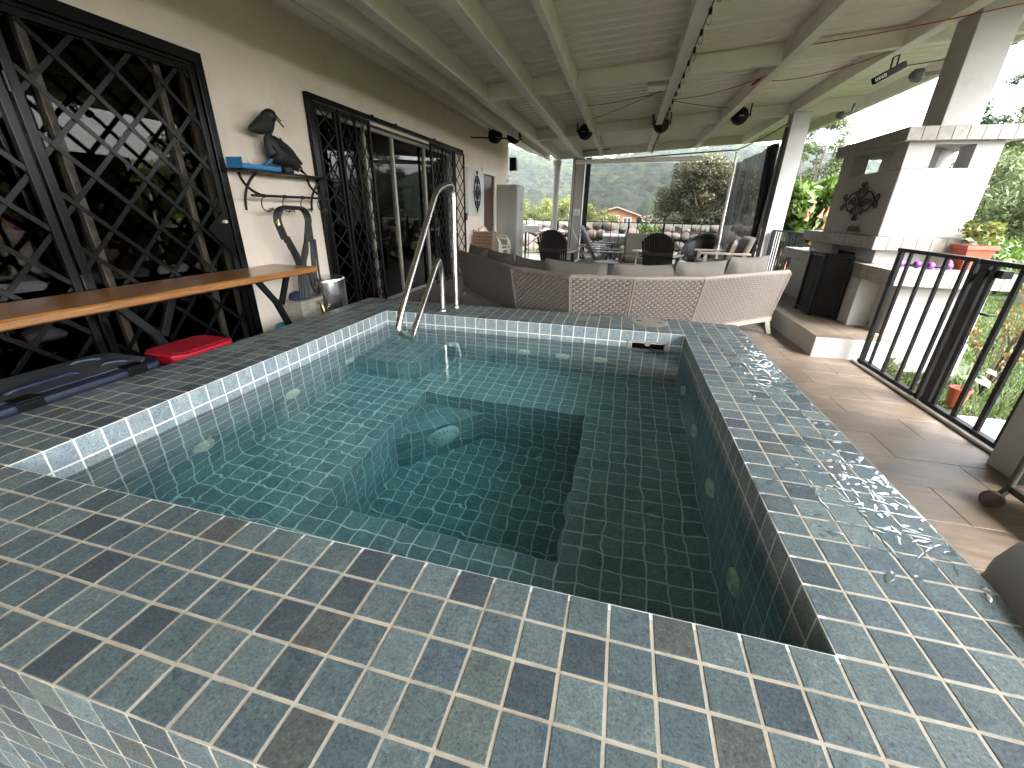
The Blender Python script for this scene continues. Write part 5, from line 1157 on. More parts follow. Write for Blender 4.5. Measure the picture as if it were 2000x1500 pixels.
wbox('upper_body', 4.74, 4.60, .451, 5.50, 5.0, .60); wbox('upper_body', 4.74, 5.62, .451, 5.50, 6.30, .60); wbox('upper_body', 4.82, 5.001, .52, 5.50, 5.619, .60)
FIRE = pm('sooty_firebox', (.02,.018,.017), .95, var=.3)
wbox('firebox', 5.30, 4.65, -.19, 5.45, 5.61, .518, mat=FIRE, bev=0)
wbox('firebox_side', 4.83, 5.0, .40, 5.3, 5.62, .519, mat=FIRE, bev=0)
# hood with pierced top chamber
hx0, hx1, hy0, hy1 = 4.69, 5.44, 4.56, 5.90
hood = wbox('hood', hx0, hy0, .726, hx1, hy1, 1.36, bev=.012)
for (xa, ya, xb, yb) in ((hx0, hy0, 4.91, 4.78), (5.23, hy0, hx1, 4.78), (hx0, 5.60, 4.84, hy1), (5.29, 5.60, hx1, hy1)): wbox('chamber_post', xa, ya, 1.3601, xb, yb, 1.56, parent=hood, bev=.003)
obj('inner_flue', MB().prism([(5.09, 4.79, 1.3605), (5.41, 5.16, 1.3605), (5.09, 5.53, 1.3605), (4.77, 5.16, 1.3605)], (0, 0, .199)), WHITEP, hood)
wbox('chamber_head', hx0, hy0, 1.5601, hx1, hy1, 1.59, parent=hood, bev=.002)
ledge('hood_cap', 4.62, 4.49, 5.56, 5.97, 1.59, 1.705)
wbox('chimney', 4.89, 4.56, 1.706, 5.19, 4.88, 2.75, bev=.006)
ro = thing('hood_ornament', 'black scrolled iron cross ornament on the shaded side of the fireplace hood', 'wall ornament', (4.68, 5.13, 1.07)); ox = 4.672; cy0, cz0 = 5.13, 1.07
for sy in (-1, 1):
    obj('leaf_loop', MB().tube([(ox, cy0+sy*(.02+.30*t), cz0+.10*sin(pi*t)) for t in [k/12 for k in range(13)]]+[(ox, cy0+sy*(.02+.30*t), cz0-.10*sin(pi*t)) for t in [k/12 for k in range(11, 0, -1)]], .008, 6, closed=True), IRON, ro, smooth=60)
    for sz in (-1, 1):
        obj('scroll', MB().tube(scroll((cy0+sy*.36, cz0+sz*.045), .05, 1.1, 0, sy*sz, ox), .007, 6), IRON, ro, smooth=60); obj('scroll', MB().tube(scroll((cy0+sy*.10, cz0+sz*.105), .04, 1.1, pi/2, sy*sz, ox), .006, 6), IRON, ro, smooth=60)
        obj('scroll', MB().tube(scroll((cy0+sy*.035, cz0+sz*.175), .035, 1.1, -sz*pi/2, -sy*sz, ox), .006, 6), IRON, ro, smooth=60)
        obj('stem', MB().tube([(ox, cy0+sy*.02, cz0), (ox, cy0+sy*.035, cz0+sz*.09), (ox, cy0+sy*.012, cz0+sz*.165)], .006, 6), IRON, ro, smooth=60)
    obj('curl', MB().tube(scroll((cy0+sy*.13, cz0), .055, 1.3, 0, sy, ox), .007, 6), IRON, ro, smooth=60); obj('rosette', MB().lathe([(0, -.012), (.03, -.008), (.034, 0)], (ox, cy0+sy*.22, cz0), 10, 'x'), IRON, ro)
obj('hub', MB().lathe([(0, -.02), (.03, -.012), (.034, .0)], (ox, cy0, cz0), 10, 'x'), IRON, ro)
ws_ = thing('iron_word_plaque', 'small rusty iron lettering strip low on the fireplace hood', 'plaque', (4.68, 5.05, .80)); mb = MB().box(4.665, 4.92, .755, 4.688, 5.22, .765); obj('base', mb, RUST, ws_)
for k in range(7): y = 4.94+.038*k; h_ = .045+.018*((k*5) % 3)/2; m2 = MB().box(4.668, y, .765, 4.676, y+.007, .765+h_).box(4.668, y+.02, .765, 4.676, y+.027, .765+h_*.8).box(4.668, y, .765+h_*(.45 if k % 2 else .8), 4.676, y+.027, .765+h_*(.45 if k % 2 else .8)+.007); obj('letter_shape', m2, RUST, ws_)
# folding fire screen
fs_ = thing('fire_screen', 'three panel black iron fire screen standing before the firebox', 'fire screen', (4.42, 5.0, -.19))
FMESH = mesh_mat('spark_mesh', (.005,.005,.005), .75, 1)
def fpanel(a, b, nm='panel'):
    A, B = Vector((*a, -.188)), Vector((*b, -.188)); H = .70; d = (B-A); mb = MB()
    for p in (A, B): mb.bar(p, p+Vector((0, 0, H)), .028, .028, up=d)
    mb.bar(A+Vector((0,0,H)), B+Vector((0,0,H)), .026, .026); mb.bar(A+Vector((0,0,.04)), B+Vector((0,0,.04)), .026, .026); p_ = obj(nm, mb, BLACKM, fs_)
    m2 = MB(); n = d.cross(Vector((0,0,1))).normalized(); m2.ob((A+B)/2+Vector((0, 0, H/2)), d*.46, n*.002, Vector((0, 0, H*.46))); obj('mesh_sheet', m2, FMESH, p_)
    m3 = MB()
    for k in range(34):
        c = A.lerp(B, .5+.12*sin(k*2.1))+Vector((0, 0, .12+.014*k)); m3.tube([c+d.normalized()*.012*cos(t*pi/3)-n*.006+Vector((0, 0, .012*sin(t*pi/3))) for t in range(6)], .0025, 4, closed=True)
    return p_, m3
p1, m3 = fpanel((4.50, 5.52), (4.39, 5.24)); obj('filigree', m3, pm('pale_iron', (.30,.29,.28), .5, .6), p1)
fpanel((4.385, 5.22), (4.40, 4.86)); fpanel((4.405, 4.84), (4.585, 4.66))
iron2 = thing('iron_bird_hook', 'small black iron bird silhouette on the pier beside the fence post', 'ornament', (4.83, 4.40, .1)); obj('bird', MB().prism([(4.84, 4.405, .17), (4.90, 4.405, .06), (4.85, 4.405, .08)], (0, .012, 0)), BLACKM, iron2); obj('stem', MB().tube(fillet([(4.86, 4.40, .02), (4.82, 4.40, -.08), (4.80, 4.40, -.16)], .03), .010, 6), BLACKM, iron2)
# things on the ledge
pt = thing('flower_pot', 'square terracotta coloured pot of orange flowers on the fireplace counter', 'flower pot', (5.43, 4.38, .452))
MBp = MB(); hh0, hh1 = .082, .115
MBp.add([(5.43-hh0, 4.38-hh0, .453), (5.43+hh0, 4.38-hh0, .453), (5.43+hh0, 4.38+hh0, .453), (5.43-hh0, 4.38+hh0, .453), (5.43-hh1, 4.38-hh1, .66), (5.43+hh1, 4.38-hh1, .66), (5.43+hh1, 4.38+hh1, .66), (5.43-hh1, 4.38+hh1, .66)], [(0,3,2,1),(0,1,5,4),(1,2,6,5),(2,3,7,6),(3,0,4,7),(4,5,6,7)])
obj('pot', MBp, TERRA, pt, bevel=.004); rm_ = MB()
for (a, b, c, d2) in ((-.125,-.125,.125,-.105), (-.125,.105,.125,.125), (-.125,-.105,-.105,.105), (.105,-.105,.125,.105)): rm_.box(5.43+a, 4.38+b, .645, 5.43+c, 4.38+d2, .68)
obj('pot_rim', rm_, TERRA, pt); obj('soil', MB().box(5.43-.104, 4.38-.104, .655, 5.43+.104, 4.38+.104, .668), SOIL, pt)
leaf_cloud('foliage', LEAF_YE, pt, [((5.43+.08*cos(k*1.3), 4.38+.08*sin(k*1.3), .76+.04*(k % 3)), (.09, .09, .07), 1) for k in range(7)], 260, .06, 77, .5)
r2 = random.Random(9)
for k in range(12):
    a = k*2.4; c = Vector((5.43+.14*cos(a)*r2.uniform(.3, 1), 4.36+.14*sin(a)*r2.uniform(.3, 1), .80+r2.uniform(-.05, .08))); fm = MB()
    for q in range(5): b2 = q*2*pi/5; fm.add([c, c+Vector((cos(b2-.4)*.016, sin(b2-.4)*.016, .006)), c+Vector((cos(b2)*.026, sin(b2)*.026, .004)), c+Vector((cos(b2+.4)*.016, sin(b2+.4)*.016, .006))], [(0,1,2,3)])
    obj('flower', fm, FLOWER, pt, tone=[r2.random()*.4]*5)
p2_ = thing('grey_planter', 'round dark grey planter bowl on the counter behind the orange flowers', 'planter', (5.72, 4.9, .45)); obj('bowl', MB().lathe([(.12, .452), (.15, .56), (.17, .62), (.19, .625), (.19, .645), (.16, .645)], (5.50, 4.80, 0), 28), pm('slate_grey_plastic', (.10,.11,.13), .5), p2_, smooth=40)
for k, (y, nm) in enumerate(((4.30, 'left of two purple hand weights lying on the counter'), (4.22, 'right of two purple hand weights lying on the counter'))):
    x = 4.90+.21*k; dw = thing('hand_weight', nm, 'dumbbell', (x, y, .48), group='purple hand weights on the counter')
    obj('bar', MB().tube([(x-.07, y, .478), (x+.09, y+.01, .478)], .014, 10), BLACKP, dw, smooth=50)
    for s in (-1, 1): obj('head', MB().lathe([(0, -.030), (.026, -.026), (.034, -.01), (.034, .01), (.026, .026), (0, .030)], (x+.01+s*.075, y+.005*s, .487), 16, 'x'), PURPLE, dw, smooth=60)
obj_ = MB().lathe([(0, -.03), (.035, -.02), (.045, 0), (.035, .02), (0, .03)], (5.20, 4.25, .505), 16, 'x'); pb_ = obj('purple_ball', obj_, PURPLE, smooth=60); tag(pb_, 'rounded purple weight standing at the right end of the hand weights', 'weight')

# ================================================================== SCREENS
sc1 = thing('insect_screen', 'see through brown tinted insect screen stretched over the far opening', 'screen', (2.8, 12.12, FZ))
mb = MB(); P = [[(.93+3.72*i/30, 12.13+.012*sin(i*1.3)*sin(j*.9), FZ+.02+(2.52)*j/8) for j in range(9)] for i in range(31)]; obj('mesh_sheet', mb.grid(P), SCREEN1, sc1, smooth=180)
obj('roller_tube', MB().tube([(.62, 12.05, 2.165), (3.85, 12.05, 2.235)], .055, 16), ROOFW, sc1, smooth=50); obj('edge_strap', MB().box(.90, 12.09, FZ, 1.03, 12.125, 2.28), SCREENF, sc1)
obj('side_pole', MB().tube([(4.655, 12.06, 2.36), (4.66, 12.06, FZ)], .030, 10), ROOFW, sc1, smooth=50)
sc2 = thing('gathered_screen', 'dark grey mesh screen gathered in folds beside the far white column', 'screen', (4.72, 10.2, FZ))
P = []
for i in range(70):
    t = i/69; y = 8.82+3.2*t; fold = .022*sin(i*.33)+.006*sin(i*1.3); P.append([(4.70+fold*(1-.4*abs(j/8-.5))+.02*sin(j+i*.2), y, FZ+.02+(2.50)*j/8) for j in range(9)])
obj('mesh_sheet', MB().grid(P), SCREEN2, sc2, smooth=180)
P = []
for i in range(24):
    t = i/23; P.append([(4.62+.05*sin(i*1.1)+.06*(1-j/8)*.5, 8.62+.45*t*(.55+.45*abs(j/8-.4)*2), FZ+.02+(2.50)*j/8) for j in range(9)])
obj('gathered_edge', MB().grid(P), SCREEN2, sc2, smooth=180)
obj('strap', MB().bar((4.70, 8.58, 2.35), (4.64, 8.62, FZ+.2), .05, .02, up=(0, 1, 0)), SCREENF, sc2)
obj('top_cord', MB().tube(catenary((4.70, 8.6, 2.40), (4.66, 12.1, 2.42), .03), .012, 6), SCREENF, sc2)
cdx = thing('ceiling_cable', 'thick black cable running along the far cross beam above the screen', 'cable', (2.5, 12.0, 2.3)); obj('cable', MB().tube(catenary((.98, 12.14, 2.18), (4.7, 12.10, 2.42), -.01, 16), .016, 6), RUBBER, cdx, smooth=60); obj('drop', MB().tube(fillet([(.60, 12.05, -.1), (.62, 12.05, 2.38), (.90, 12.02, 2.44), (1.5, 12.0, 2.46)], .06), .012, 6), RUBBER, cdx, smooth=60)
swb = obj('switch_box', MB().box(.64, 12.02, .80, .82, 12.10, .98), WHITEPL, bevel=.006); tag(swb, 'white electrical box on the thick far column', 'electrical box')

# ================================================================== LIGHTS AND CORDS UNDER THE ROOF
G2 = 'black spotlights under the roof'
def spot(label, yaw, tilt=0):
    t = thing('stage_spotlight', label, 'spotlight', group=G2)
    R = Matrix.Rotation(radians(yaw), 4, 'Z') @ Matrix.Rotation(radians(tilt), 4, 'X')
    can = MB().lathe([(0, -.10), (.07, -.10), (.10, -.08), (.125, -.05), (.135, .02), (.142, .03), (.142, .06), (.13, .06), (.125, .035), (0, .03)], n=28, axis='y').xf(R); obj('can', can, BLACKP, t, local=True, smooth=40)
    yk = MB(); p = [Vector((-.155, 0, .02)), Vector((-.155, 0, .20)), Vector((.155, 0, .20)), Vector((.155, 0, .02))]; R2 = Matrix.Rotation(radians(yaw), 4, 'Z')
    for a, b in zip(p[:-1], p[1:]): yk.bar(R2 @ a, R2 @ b, .022, .006, up=R2 @ Vector((0, 1, 0)))
    obj('yoke', yk, BLACKP, t, local=True)
    for s in (-1, 1): obj('knob', MB().lathe([(.022, -.012), (.022, .012)], (s*.155, 0, .02), 10, 'x').xf(R2), BLACKP, t, local=True)
    obj('rear_label', MB().box(-.035, -.104, .01, .035, -.1005, .018).xf(R), WHITEPL, t, local=True); return t
s3 = spot('black spotlight hanging in the middle bay, third from the wall', -12, 12); s3.location = (1.16, 8.55, 2.34)
for nm, l, y_ in (('black spotlight under the string lights, second from the right', (2.57, 8.55, 2.43), 8), ('black spotlight nearest the gathered screen, rightmost of the row', (3.90, 8.55, 2.53), 14)): dup(s3, l, radians(y_), nm, G2)
s1 = spot('black spotlight on the wall bar nearest the house wall', 50, 25); s1.location = (-.68, 8.62, 2.31); dup(s1, (-.27, 8.60, 2.30), radians(0), 'black spotlight on the wall bar, second from the house wall', G2)
wbr = obj('spotlight_bar', MB().tube([(WX, 8.58, 2.30), (-.12, 8.66, 2.26)], .014, 8), BLACKP, smooth=60); tag(wbr, 'black horizontal bar from the house wall carrying two spotlights', 'bar')
# string lights along the middle beam
sl_ = thing('string_lights', 'string of clear bulbs with black sockets along the middle roof beam', 'string lights', (2.52, 7, 2.4))
path = []
for k in range(21): y = 2.2+.5*k; path.append(Vector((2.585, y, 2.40-.012*(k % 2)+.0)))
obj('wire', MB().tube(path, .006, 6), RUBBER, sl_, smooth=60)
skp = None
bm_ = MB().lathe([(0, -.105), (.012, -.100), (.021, -.078), (.020, -.058), (.011, -.036), (.009, -.03)], n=14, cap=False); sm_ = MB().lathe([(.013, -.04), (.015, -.03), (.014, 0), (.008, .012)], n=10)
for k in range(24):
    y = 2.3+.42*k; p = Vector((2.585, y, 2.392-.004*(k % 3)))
    if k == 0:
        s0 = obj('socket', sm_, BLACKP, sl_, local=True, smooth=50); s0.location = p-sl_.location; b0 = obj('bulb', bm_, CLEARG, s0, local=True, smooth=60)
        fm0 = obj('filament', MB().tube([(0, 0, -.04), (.004, 0, -.07), (-.004, 0, -.075), (0, 0, -.09)], .0015, 4), BRASS, s0, local=True); 
    else: dup(s0, p-sl_.location, random.uniform(0, 3), parent=sl_)
# ceiling flood lamp by the string lights
fl_ = thing('ceiling_floodlight', 'small square floodlight fixed up under the roof beside the middle beam', 'floodlight', (2.35, 5.8, 2.4)); obj('housing', MB().box(2.20, 5.70, 2.395, 2.46, 5.98, 2.44), ALU, fl_, bevel=.005); obj('lens', MB().box(2.23, 5.73, 2.391, 2.43, 5.95, 2.396), pm('frosted_lens', (.6,.6,.55), .3), fl_)
# projector-like light bar at right with symbols
lb = thing('laser_light_bar', 'black box light with white symbols hung under the right roof beam', 'light', (4.65, 5.3, 2.33)); A = Vector((4.52, 5.3, 2.245)); B = Vector((4.80, 5.38, 2.405)); d_ = (B-A).normalized(); upv = Vector((0, 0, 1)); nv_ = d_.cross(upv).normalized(); upv = nv_.cross(d_).normalized()
obj('case', MB().bar(A, B, .05, .062), BLACKP, lb, bevel=.005)
obj('bracket', MB().bar((4.66, 5.34, 2.36), (4.655, 5.34, 2.46), .02, .008).bar((4.71, 5.34, 2.38), (4.705, 5.34, 2.48), .02, .008).bar((4.655, 5.34, 2.46), (4.705, 5.34, 2.48), .02, .008), BLACKP, lb)
def glyph(s, u0, rects):
    mb = MB()
    for (a, b, c, d2) in rects:
        c0 = A+d_*(u0+(a+c)/2)+upv*((b+d2)/2)-Vector((0, .0262, 0)); mb.ob(c0, d_*(c-a)/2, upv*(d2-b)/2, Vector((0, .0012, 0)))
    obj('symbol', mb, WHITEPL, lb, label=s)
glyph('small white block mark', .012, [(0, -.014, .007, .014)]); glyph('white letter I mark', .030, [(0, -.014, .005, .014)])
glyph('white letter K mark', .046, [(0, -.014, .006, .014), (.006, -.003, .012, .003), (.012, .003, .018, .014), (.012, -.014, .018, -.003)])
glyph('white letter G mark', .075, [(0, -.014, .006, .014), (.006, .009, .020, .014), (.006, -.014, .020, -.009), (.014, -.009, .020, .001)])
glyph('white letter O mark', .104, [(0, -.014, .006, .014), (.006, .009, .016, .014), (.006, -.014, .016, -.009), (.016, -.014, .022, .014)])
mlight = thing('security_light', 'dark twin floodlight under the eave edge before the chimney', 'floodlight', (5.3, 5.9, 2.45)); obj('head', MB().lathe([(.03, -.07), (.06, -.04), (.07, .03), (.06, .04)], (5.18, 5.9, 2.42), 16, 'x'), pm('dark_grey_plastic', (.09,.09,.09), .5), mlight, smooth=40); obj('arm', MB().tube([(5.22, 5.9, 2.42), (5.42, 5.9, 2.45), (5.45, 5.9, 2.56)], .02, 8), MATS['dark_grey_plastic'], mlight)
ml2 = thing('security_light', 'small dark floodlight under the eave next to the far white column', 'floodlight', (5.3, 8.3, 2.45)); obj('head', MB().lathe([(.03, -.05), (.05, -.03), (.06, .03), (.05, .035)], (5.30, 8.1, 2.42), 16, 'x'), MATS['dark_grey_plastic'], ml2, smooth=40); obj('arm', MB().tube([(5.33, 8.1, 2.42), (5.45, 8.1, 2.46), (5.46, 8.1, 2.58)], .018, 8), MATS['dark_grey_plastic'], ml2)
CG = 'cords strung under the roof'
for k, (nm, lab, a, b, sg, mt) in enumerate((('red_power_cable', 'red cord sagging across the bay left of the string lights', (1.25, 7.0, 2.46), (2.5, 6.6, 2.54), .03, REDC), ('red_power_cable', 'red cord sagging from the string lights to the next beam', (2.6, 7.0, 2.50), (3.68, 6.0, 2.53), .05, REDC),
    ('red_power_cable', 'red cord between the two right hand beams', (3.7, 6.3, 2.52), (4.80, 5.6, 2.62), .07, REDC), ('red_power_cable', 'red cord running over the light bar to the right edge', (3.75, 5.0, 2.52), (6.0, 3.6, 2.55), .05, REDC),
    ('black_power_cable', 'black cord from the light bar past the chimney to the right', (4.75, 5.2, 2.35), (6.1, 3.9, 2.52), .08, RUBBER), ('black_power_cable', 'black cord from the third spotlight up to the middle beam', (1.2, 8.4, 2.50), (2.48, 6.3, 2.50), .02, RUBBER),
    ('black_power_cable', 'black cord from the rightmost spotlight back to the string lights', (2.6, 6.9, 2.47), (3.85, 8.4, 2.62), .02, RUBBER), ('black_power_cable', 'black cords looping up from the two wall bar spotlights', (-.6, 8.6, 2.50), (.62, 8.0, 2.44), -.05, RUBBER))):
    tg = obj(nm, MB().tube(catenary(a, b, sg), .0045, 6), mt, smooth=60); tag(tg, lab, 'cord', CG)
pg = obj('cord_plug', MB().tube([(3.55, 6.35, 2.50), (3.62, 6.28, 2.55)], .016, 8), RED, smooth=60); tag(pg, 'red plug joining two cords right of the string lights', 'plug')

# ================================================================== RIGHT FOREGROUND
ct = thing('metal_trolley', 'rusty brown metal trolley on small wheels at the right edge', 'trolley', (4.3, 1.25, FZ))
def ctp(nm, mb, mt=RUST, **k): return obj(nm, mb, mt, ct, **k)
TUBM = pm('brown_grey_tube', (.09,.08,.07), .45, .5, var=.2)
for (x, y) in ((4.09, 1.42), (4.09, .95), (4.55, 1.42), (4.55, .95)): ctp('leg', MB().tube([(x, y, FZ+.09), (x+.0, y, .45)], .014, 8), TUBM, smooth=60)
wh = MB().lathe([(.020, -.014), (.040, -.013), (.045, -.008), (.045, .008), (.040, .013), (.020, .014)], n=20, axis='x').xf(Matrix.Translation((4.03, 1.395, FZ+.045)) @ Matrix.Rotation(radians(55), 4, 'Z')); ctp('wheel', wh, pm('brown_rubber', (.055,.032,.028), .6), smooth=40)
ctp('caster_fork', MB().bar((4.03, 1.395, FZ+.045), (4.085, 1.415, FZ+.10), .02, .03), TUBM)
ctp('caster_fork', MB().bar((4.55, .95, FZ+.02), (4.55, .95, FZ+.10), .02, .03), TUBM)
for z in (FZ+.105, .2): ctp('shelf', MB().box(4.10, .96, z, 4.54, 1.41, z+.012), RUST, bevel=.002); ctp('shelf_rim', MB().box(4.08, 1.41, z-.012, 4.56, 1.43, z+.02).box(4.08, .94, z-.012, 4.10, 1.41, z+.02), TUBM)
ctp('side_bar', MB().tube([(4.09, 1.42, FZ+.30), (4.55, 1.42, FZ+.30)], .008, 6), TUBM)
lg = thing('grey_pouf', 'smooth round grey pouf touching the right outer side of the tub', 'pouf', (3.68, .13, FZ))
lm = MB(); P = []
for i in range(33):
    a = 2*pi*i/32; P.append([(3.68+.52*cos(a)*f, .13+.50*sin(a)*f, z) for f, z in ((.80, FZ+.02), (.93, FZ+.12), (1.0, -.15), (1.0, -.06), (.995, -.02), (.975, .012), (.945, .034), (.90, .052), (.84, .064), (.74, .073), (.62, .076), (.3, .07), (.02, .066))])
so_ = obj('shell', lm.grid(P), GREYC, lg, smooth=180)
obj('seam', MB().tube([(p[3][0], p[3][1], -.10) for p in P[:-1]], .006, 6, closed=True), GREYC, lg)
obj('foot', MB().box(3.4, .2, FZ, 3.8, .8, FZ+.05), BLACKP, lg)

# ================================================================== VEGETATION
def clumps(c, R, k, rs, seed, gap=.9):
    r = np.random.default_rng(seed); out_ = []
    for _ in range(k):
        d = r.normal(size=3); d /= np.linalg.norm(d); f = r.uniform(.35, 1)**.6*gap; p = np.array(c)+d*np.array(R)*f; s = rs*r.uniform(.55, 1.35); out_.append((p, (s*1.15, s*1.15, s*.75), s**2))
    return out_
def tree(name, label, base, c, R, mat, n, leaf, k=40, rs=.5, seed=1, asp=.5, trunk=.15, group=None, limbs=7, gap=.9, cat='tree', droop=.3):
    t = thing(name, label, cat, base, group=group); C = clumps(c, R, k, rs, seed, gap); leaf_cloud('crown' if cat == 'tree' else 'foliage', mat, t, C, n, leaf, seed, asp, droop)
    r = random.Random(seed); mb = MB(); top = Vector(c)-Vector((0, 0, R[2]*.3)); b = Vector(base)
    mid = b.lerp(top, .5)+Vector((r.uniform(-.1, .1), r.uniform(-.1, .1), 0))*R[0]*.5; mb.tube([b-Vector((0,0,.1)), b.lerp(mid, .5), mid, top], [trunk*1.25, trunk, trunk*.8, trunk*.45], 10)
    for q in range(limbs):
        tgt = Vector(C[q*len(C)//limbs][0]); st_ = b.lerp(top, r.uniform(.45, .95)); m_ = st_.lerp(tgt, .5)+Vector((0, 0, -.08*R[2])); mb.tube([st_, m_, tgt], [trunk*.4, trunk*.25, trunk*.08], 6)
    obj('trunk' if cat == 'tree' else 'stem', mb, BARK, t, smooth=60); return t
GT = 'trees beyond the patio'
tree('spreading_tree', 'large olive brown spreading tree seen through the far insect screen', (6.3, 30, .2), (6.9, 30, 2.1), (3.5, 2.6, 2.65), LEAF_OL, 36000, .17, 80, .66, 3, .5, .26, limbs=14)
for i, (x, y, h, w_) in enumerate(((-6.2, 29, 1.6, 1.9), (-3.6, 31, 1.35, 1.7), (-1.6, 28, 1.5, 1.5), (.2, 33, 1.2, 1.6), (-9.5, 33, 2.0, 2.4), (4.4, 40, .35, 1.2), (10.2, 33, 1.5, 2.2))):
    tree('garden_shrub', ('tall yellow green shrub just left of the round column', 'yellow green shrub behind the round white column', 'yellow green shrub between the round and the thick column', 'low yellow green shrub right of the thick column', 'broad yellow green shrub near the tall cabinet', 'low olive shrub in front of the ochre house', 'dense shrub low behind the gathered screen')[i], (x, y, .2), (x, y, h-.7), (w_, 1.4, 1.2), (LEAF_YE, LEAF_YE, LEAF_YE, LEAF_YE, LEAF_YE, LEAF_OL, LEAF_MID)[i], 5000, .13, 26, .42, 20+i, .5, .08, limbs=5, cat='shrub', group='shrubs beyond the boulder wall')
# angel's trumpet by the fireplace
dt = tree('flowering_shrub', 'lush bright green shrub with drooping orange trumpet flowers beside the fireplace', (5.9, 10.0, -.5), (5.95, 10.2, .75), (.72, .8, 1.25), LEAF_BR, 5200, .20, 46, .28, 5, .42, .05, cat='shrub', droop=.8, limbs=14)
mb = MB(); r = random.Random(4)
for k in range(64):
    a = r.uniform(pi*.75, pi*1.9); c = Vector((5.95+.78*cos(a)*r.uniform(.75, 1.1), 10.1+.85*sin(a)*r.uniform(.75, 1.1), r.uniform(-.05, 1.2))); tl = Vector((r.uniform(-.3, .3), r.uniform(-.3, .3), -1)).normalized(); R = tl.to_track_quat('Z', 'Y').to_matrix().to_4x4()
    f = MB().lathe([(.010, 0), (.014, .05), (.022, .10), (.055, .17)], n=8, cap=False).xf(Matrix.Translation(c) @ R); obj('trumpet_flower', f, FLOWER, dt, smooth=60, tone=[r.random()]*len(f.f))
tree('leafy_shrub', 'dense green shrub low behind the side railing left of the fireplace', (6.8, 9.0, -.5), (6.7, 9.2, .05), (.95, .9, .72), LEAF_BR, 4200, .20, 30, .28, 6, .4, .05, cat='shrub', droop=.6)
tree('leafy_shrub', 'second broad leafed green shrub rising behind the orange flowered one', (6.9, 11.6, -.5), (6.8, 11.8, .9), (.9, .8, 1.1), LEAF_BR, 3800, .20, 30, .32, 8, .4, .05, cat='shrub', droop=.6)
tree('conifer_tree', 'tall feathery conifer rising behind the flowering shrub under the eave', (10.6, 24, -.4), (10.9, 25, 3.0), (1.5, 1.3, 2.9), LEAF_MID, 9000, .16, 56, .36, 9, .35, .14, gap=1.05, limbs=16)
tree('conifer_tree', 'second thinner conifer just right of the tall feathery one', (12.6, 28, -.4), (12.4, 28, 1.8), (1.4, 1.3, 2.2), LEAF_DK, 7000, .15, 44, .34, 10, .35, .13, gap=1.05, limbs=14)
tree('dark_tree', 'sparse dark tree against the white sky at the right edge', (17.2, 22, -.4), (17.0, 22, 4.0), (2.4, 2.0, 2.2), LEAF_DK, 7000, .17, 44, .42, 11, .5, .18, gap=1.1, limbs=16)
RH = [(11.0, 13.6, 1.25, 1.5, LEAF_MID, 'pale green bushy tree right of the fireplace hood'), (12.6, 11.5, 1.0, 1.6, LEAF_YE, 'sunny yellow green bush right of the flower pot'), (9.6, 10.8, .10, .95, LEAF_BR, 'bright leafy bush low behind the flower pot'), (13.6, 15.5, 2.0, 1.9, LEAF_MID, 'taller pale tree behind the bushes at the right edge'),
      (11.3, 8.6, .35, 1.25, LEAF_BR, 'green bush at the right edge above the gate')]
for i, (x, y, h, w_, mt_, lb_) in enumerate(RH): tree('hedge_tree', lb_, (x, y, -.5), (x, y, h-.25), (w_, w_, max(.8, h+.55)), mt_, 17000, .15, 60, .42, 30+i, .28, .09, cat='shrub', group='bushes along the right garden edge', limbs=8, droop=.7)
for i, (x, y, h) in enumerate(((19, 6, 2.2), (21, 2.5, 2.8), (18, -1.5, 1.9), (20, -5, 2.8), (16, -8, 2.2), (9, -12, 3.5), (3, -13, 3.2), (-3, -12, 3.0), (23, 12, 2.6), (24, 17, 2.8), (13, 20, 2.0), (26, 26, 3.6))):
    tree('garden_tree', ('round green garden tree mirrored in the near glass doors', 'tall garden tree mirrored above the near gate', 'low garden tree south of the gate', 'big tree at the far south east of the lawn', 'garden tree behind the near column', 'garden tree behind the photographer', 'second tree behind the photographer', 'third tree behind the photographer', 'garden tree east of the bushes', 'far garden tree north east', 'small tree behind the conifers', 'distant tree north east of the dark tree')[i], (x, y, -.5), (x, y, h*.55), (2.0, 2.0, h*.55), (LEAF_MID, LEAF_DK, LEAF_BR)[i % 3], 5000, .24, 30, .6, 60+i, .5, .16, group=GT)
# rose bush, potted plant, tuft by the gate
rb_ = thing('rose_bush', 'thin rose bush with bare stems and reddish leaves on the lawn behind the gate', 'bush', (5.45, 3.6, -.56)); r = random.Random(3); mb = MB(); tips = []
for k in range(18):
    a = r.uniform(0, 2*pi); l = r.uniform(.45, 1.0 if k < 14 else 1.25); sp_ = r.uniform(.12, .45); p0 = Vector((5.45, 3.6, -.56)); p1 = p0+Vector((cos(a)*sp_*.4, sin(a)*sp_*.4, l*.5)); p2 = p0+Vector((cos(a)*sp_, sin(a)*sp_, l)); mb.tube([p0, p1, p2], [.0055, .004, .002], 6); tips += [p1.lerp(p2, t) for t in (.3, .6, .9, 1)]
    p3 = p1+Vector((r.uniform(-.18, .18), r.uniform(-.18, .18), .2)); mb.tube([p1, p3], [.005, .002], 5); tips.append(p3)
obj('stem', mb, BARK, rb_, smooth=60); leaf_cloud('leaf_cluster', leafmat('rose_leaves', (.07,.10,.02), (.30,.14,.05)), rb_, [((p.x, p.y, p.z), (.06, .06, .05), 1) for p in tips], 520, .042, 9, .6)['kind'] = 'stuff'
pp = thing('potted_plant', 'small red plastic pot with pale green leaves on the grass behind the gate post', 'potted plant', (5.02, 3.22, -.55)); obj('pot', MB().lathe([(.05, -.56), (.068, -.42), (.074, -.42), (.074, -.395), (.064, -.395), (.06, -.41)], (5.02, 3.22, 0), 20), TERRA, pp, smooth=40); obj('soil', MB().lathe([(0, -.415), (.062, -.415)], (5.02, 3.22, 0), 16), SOIL, pp)
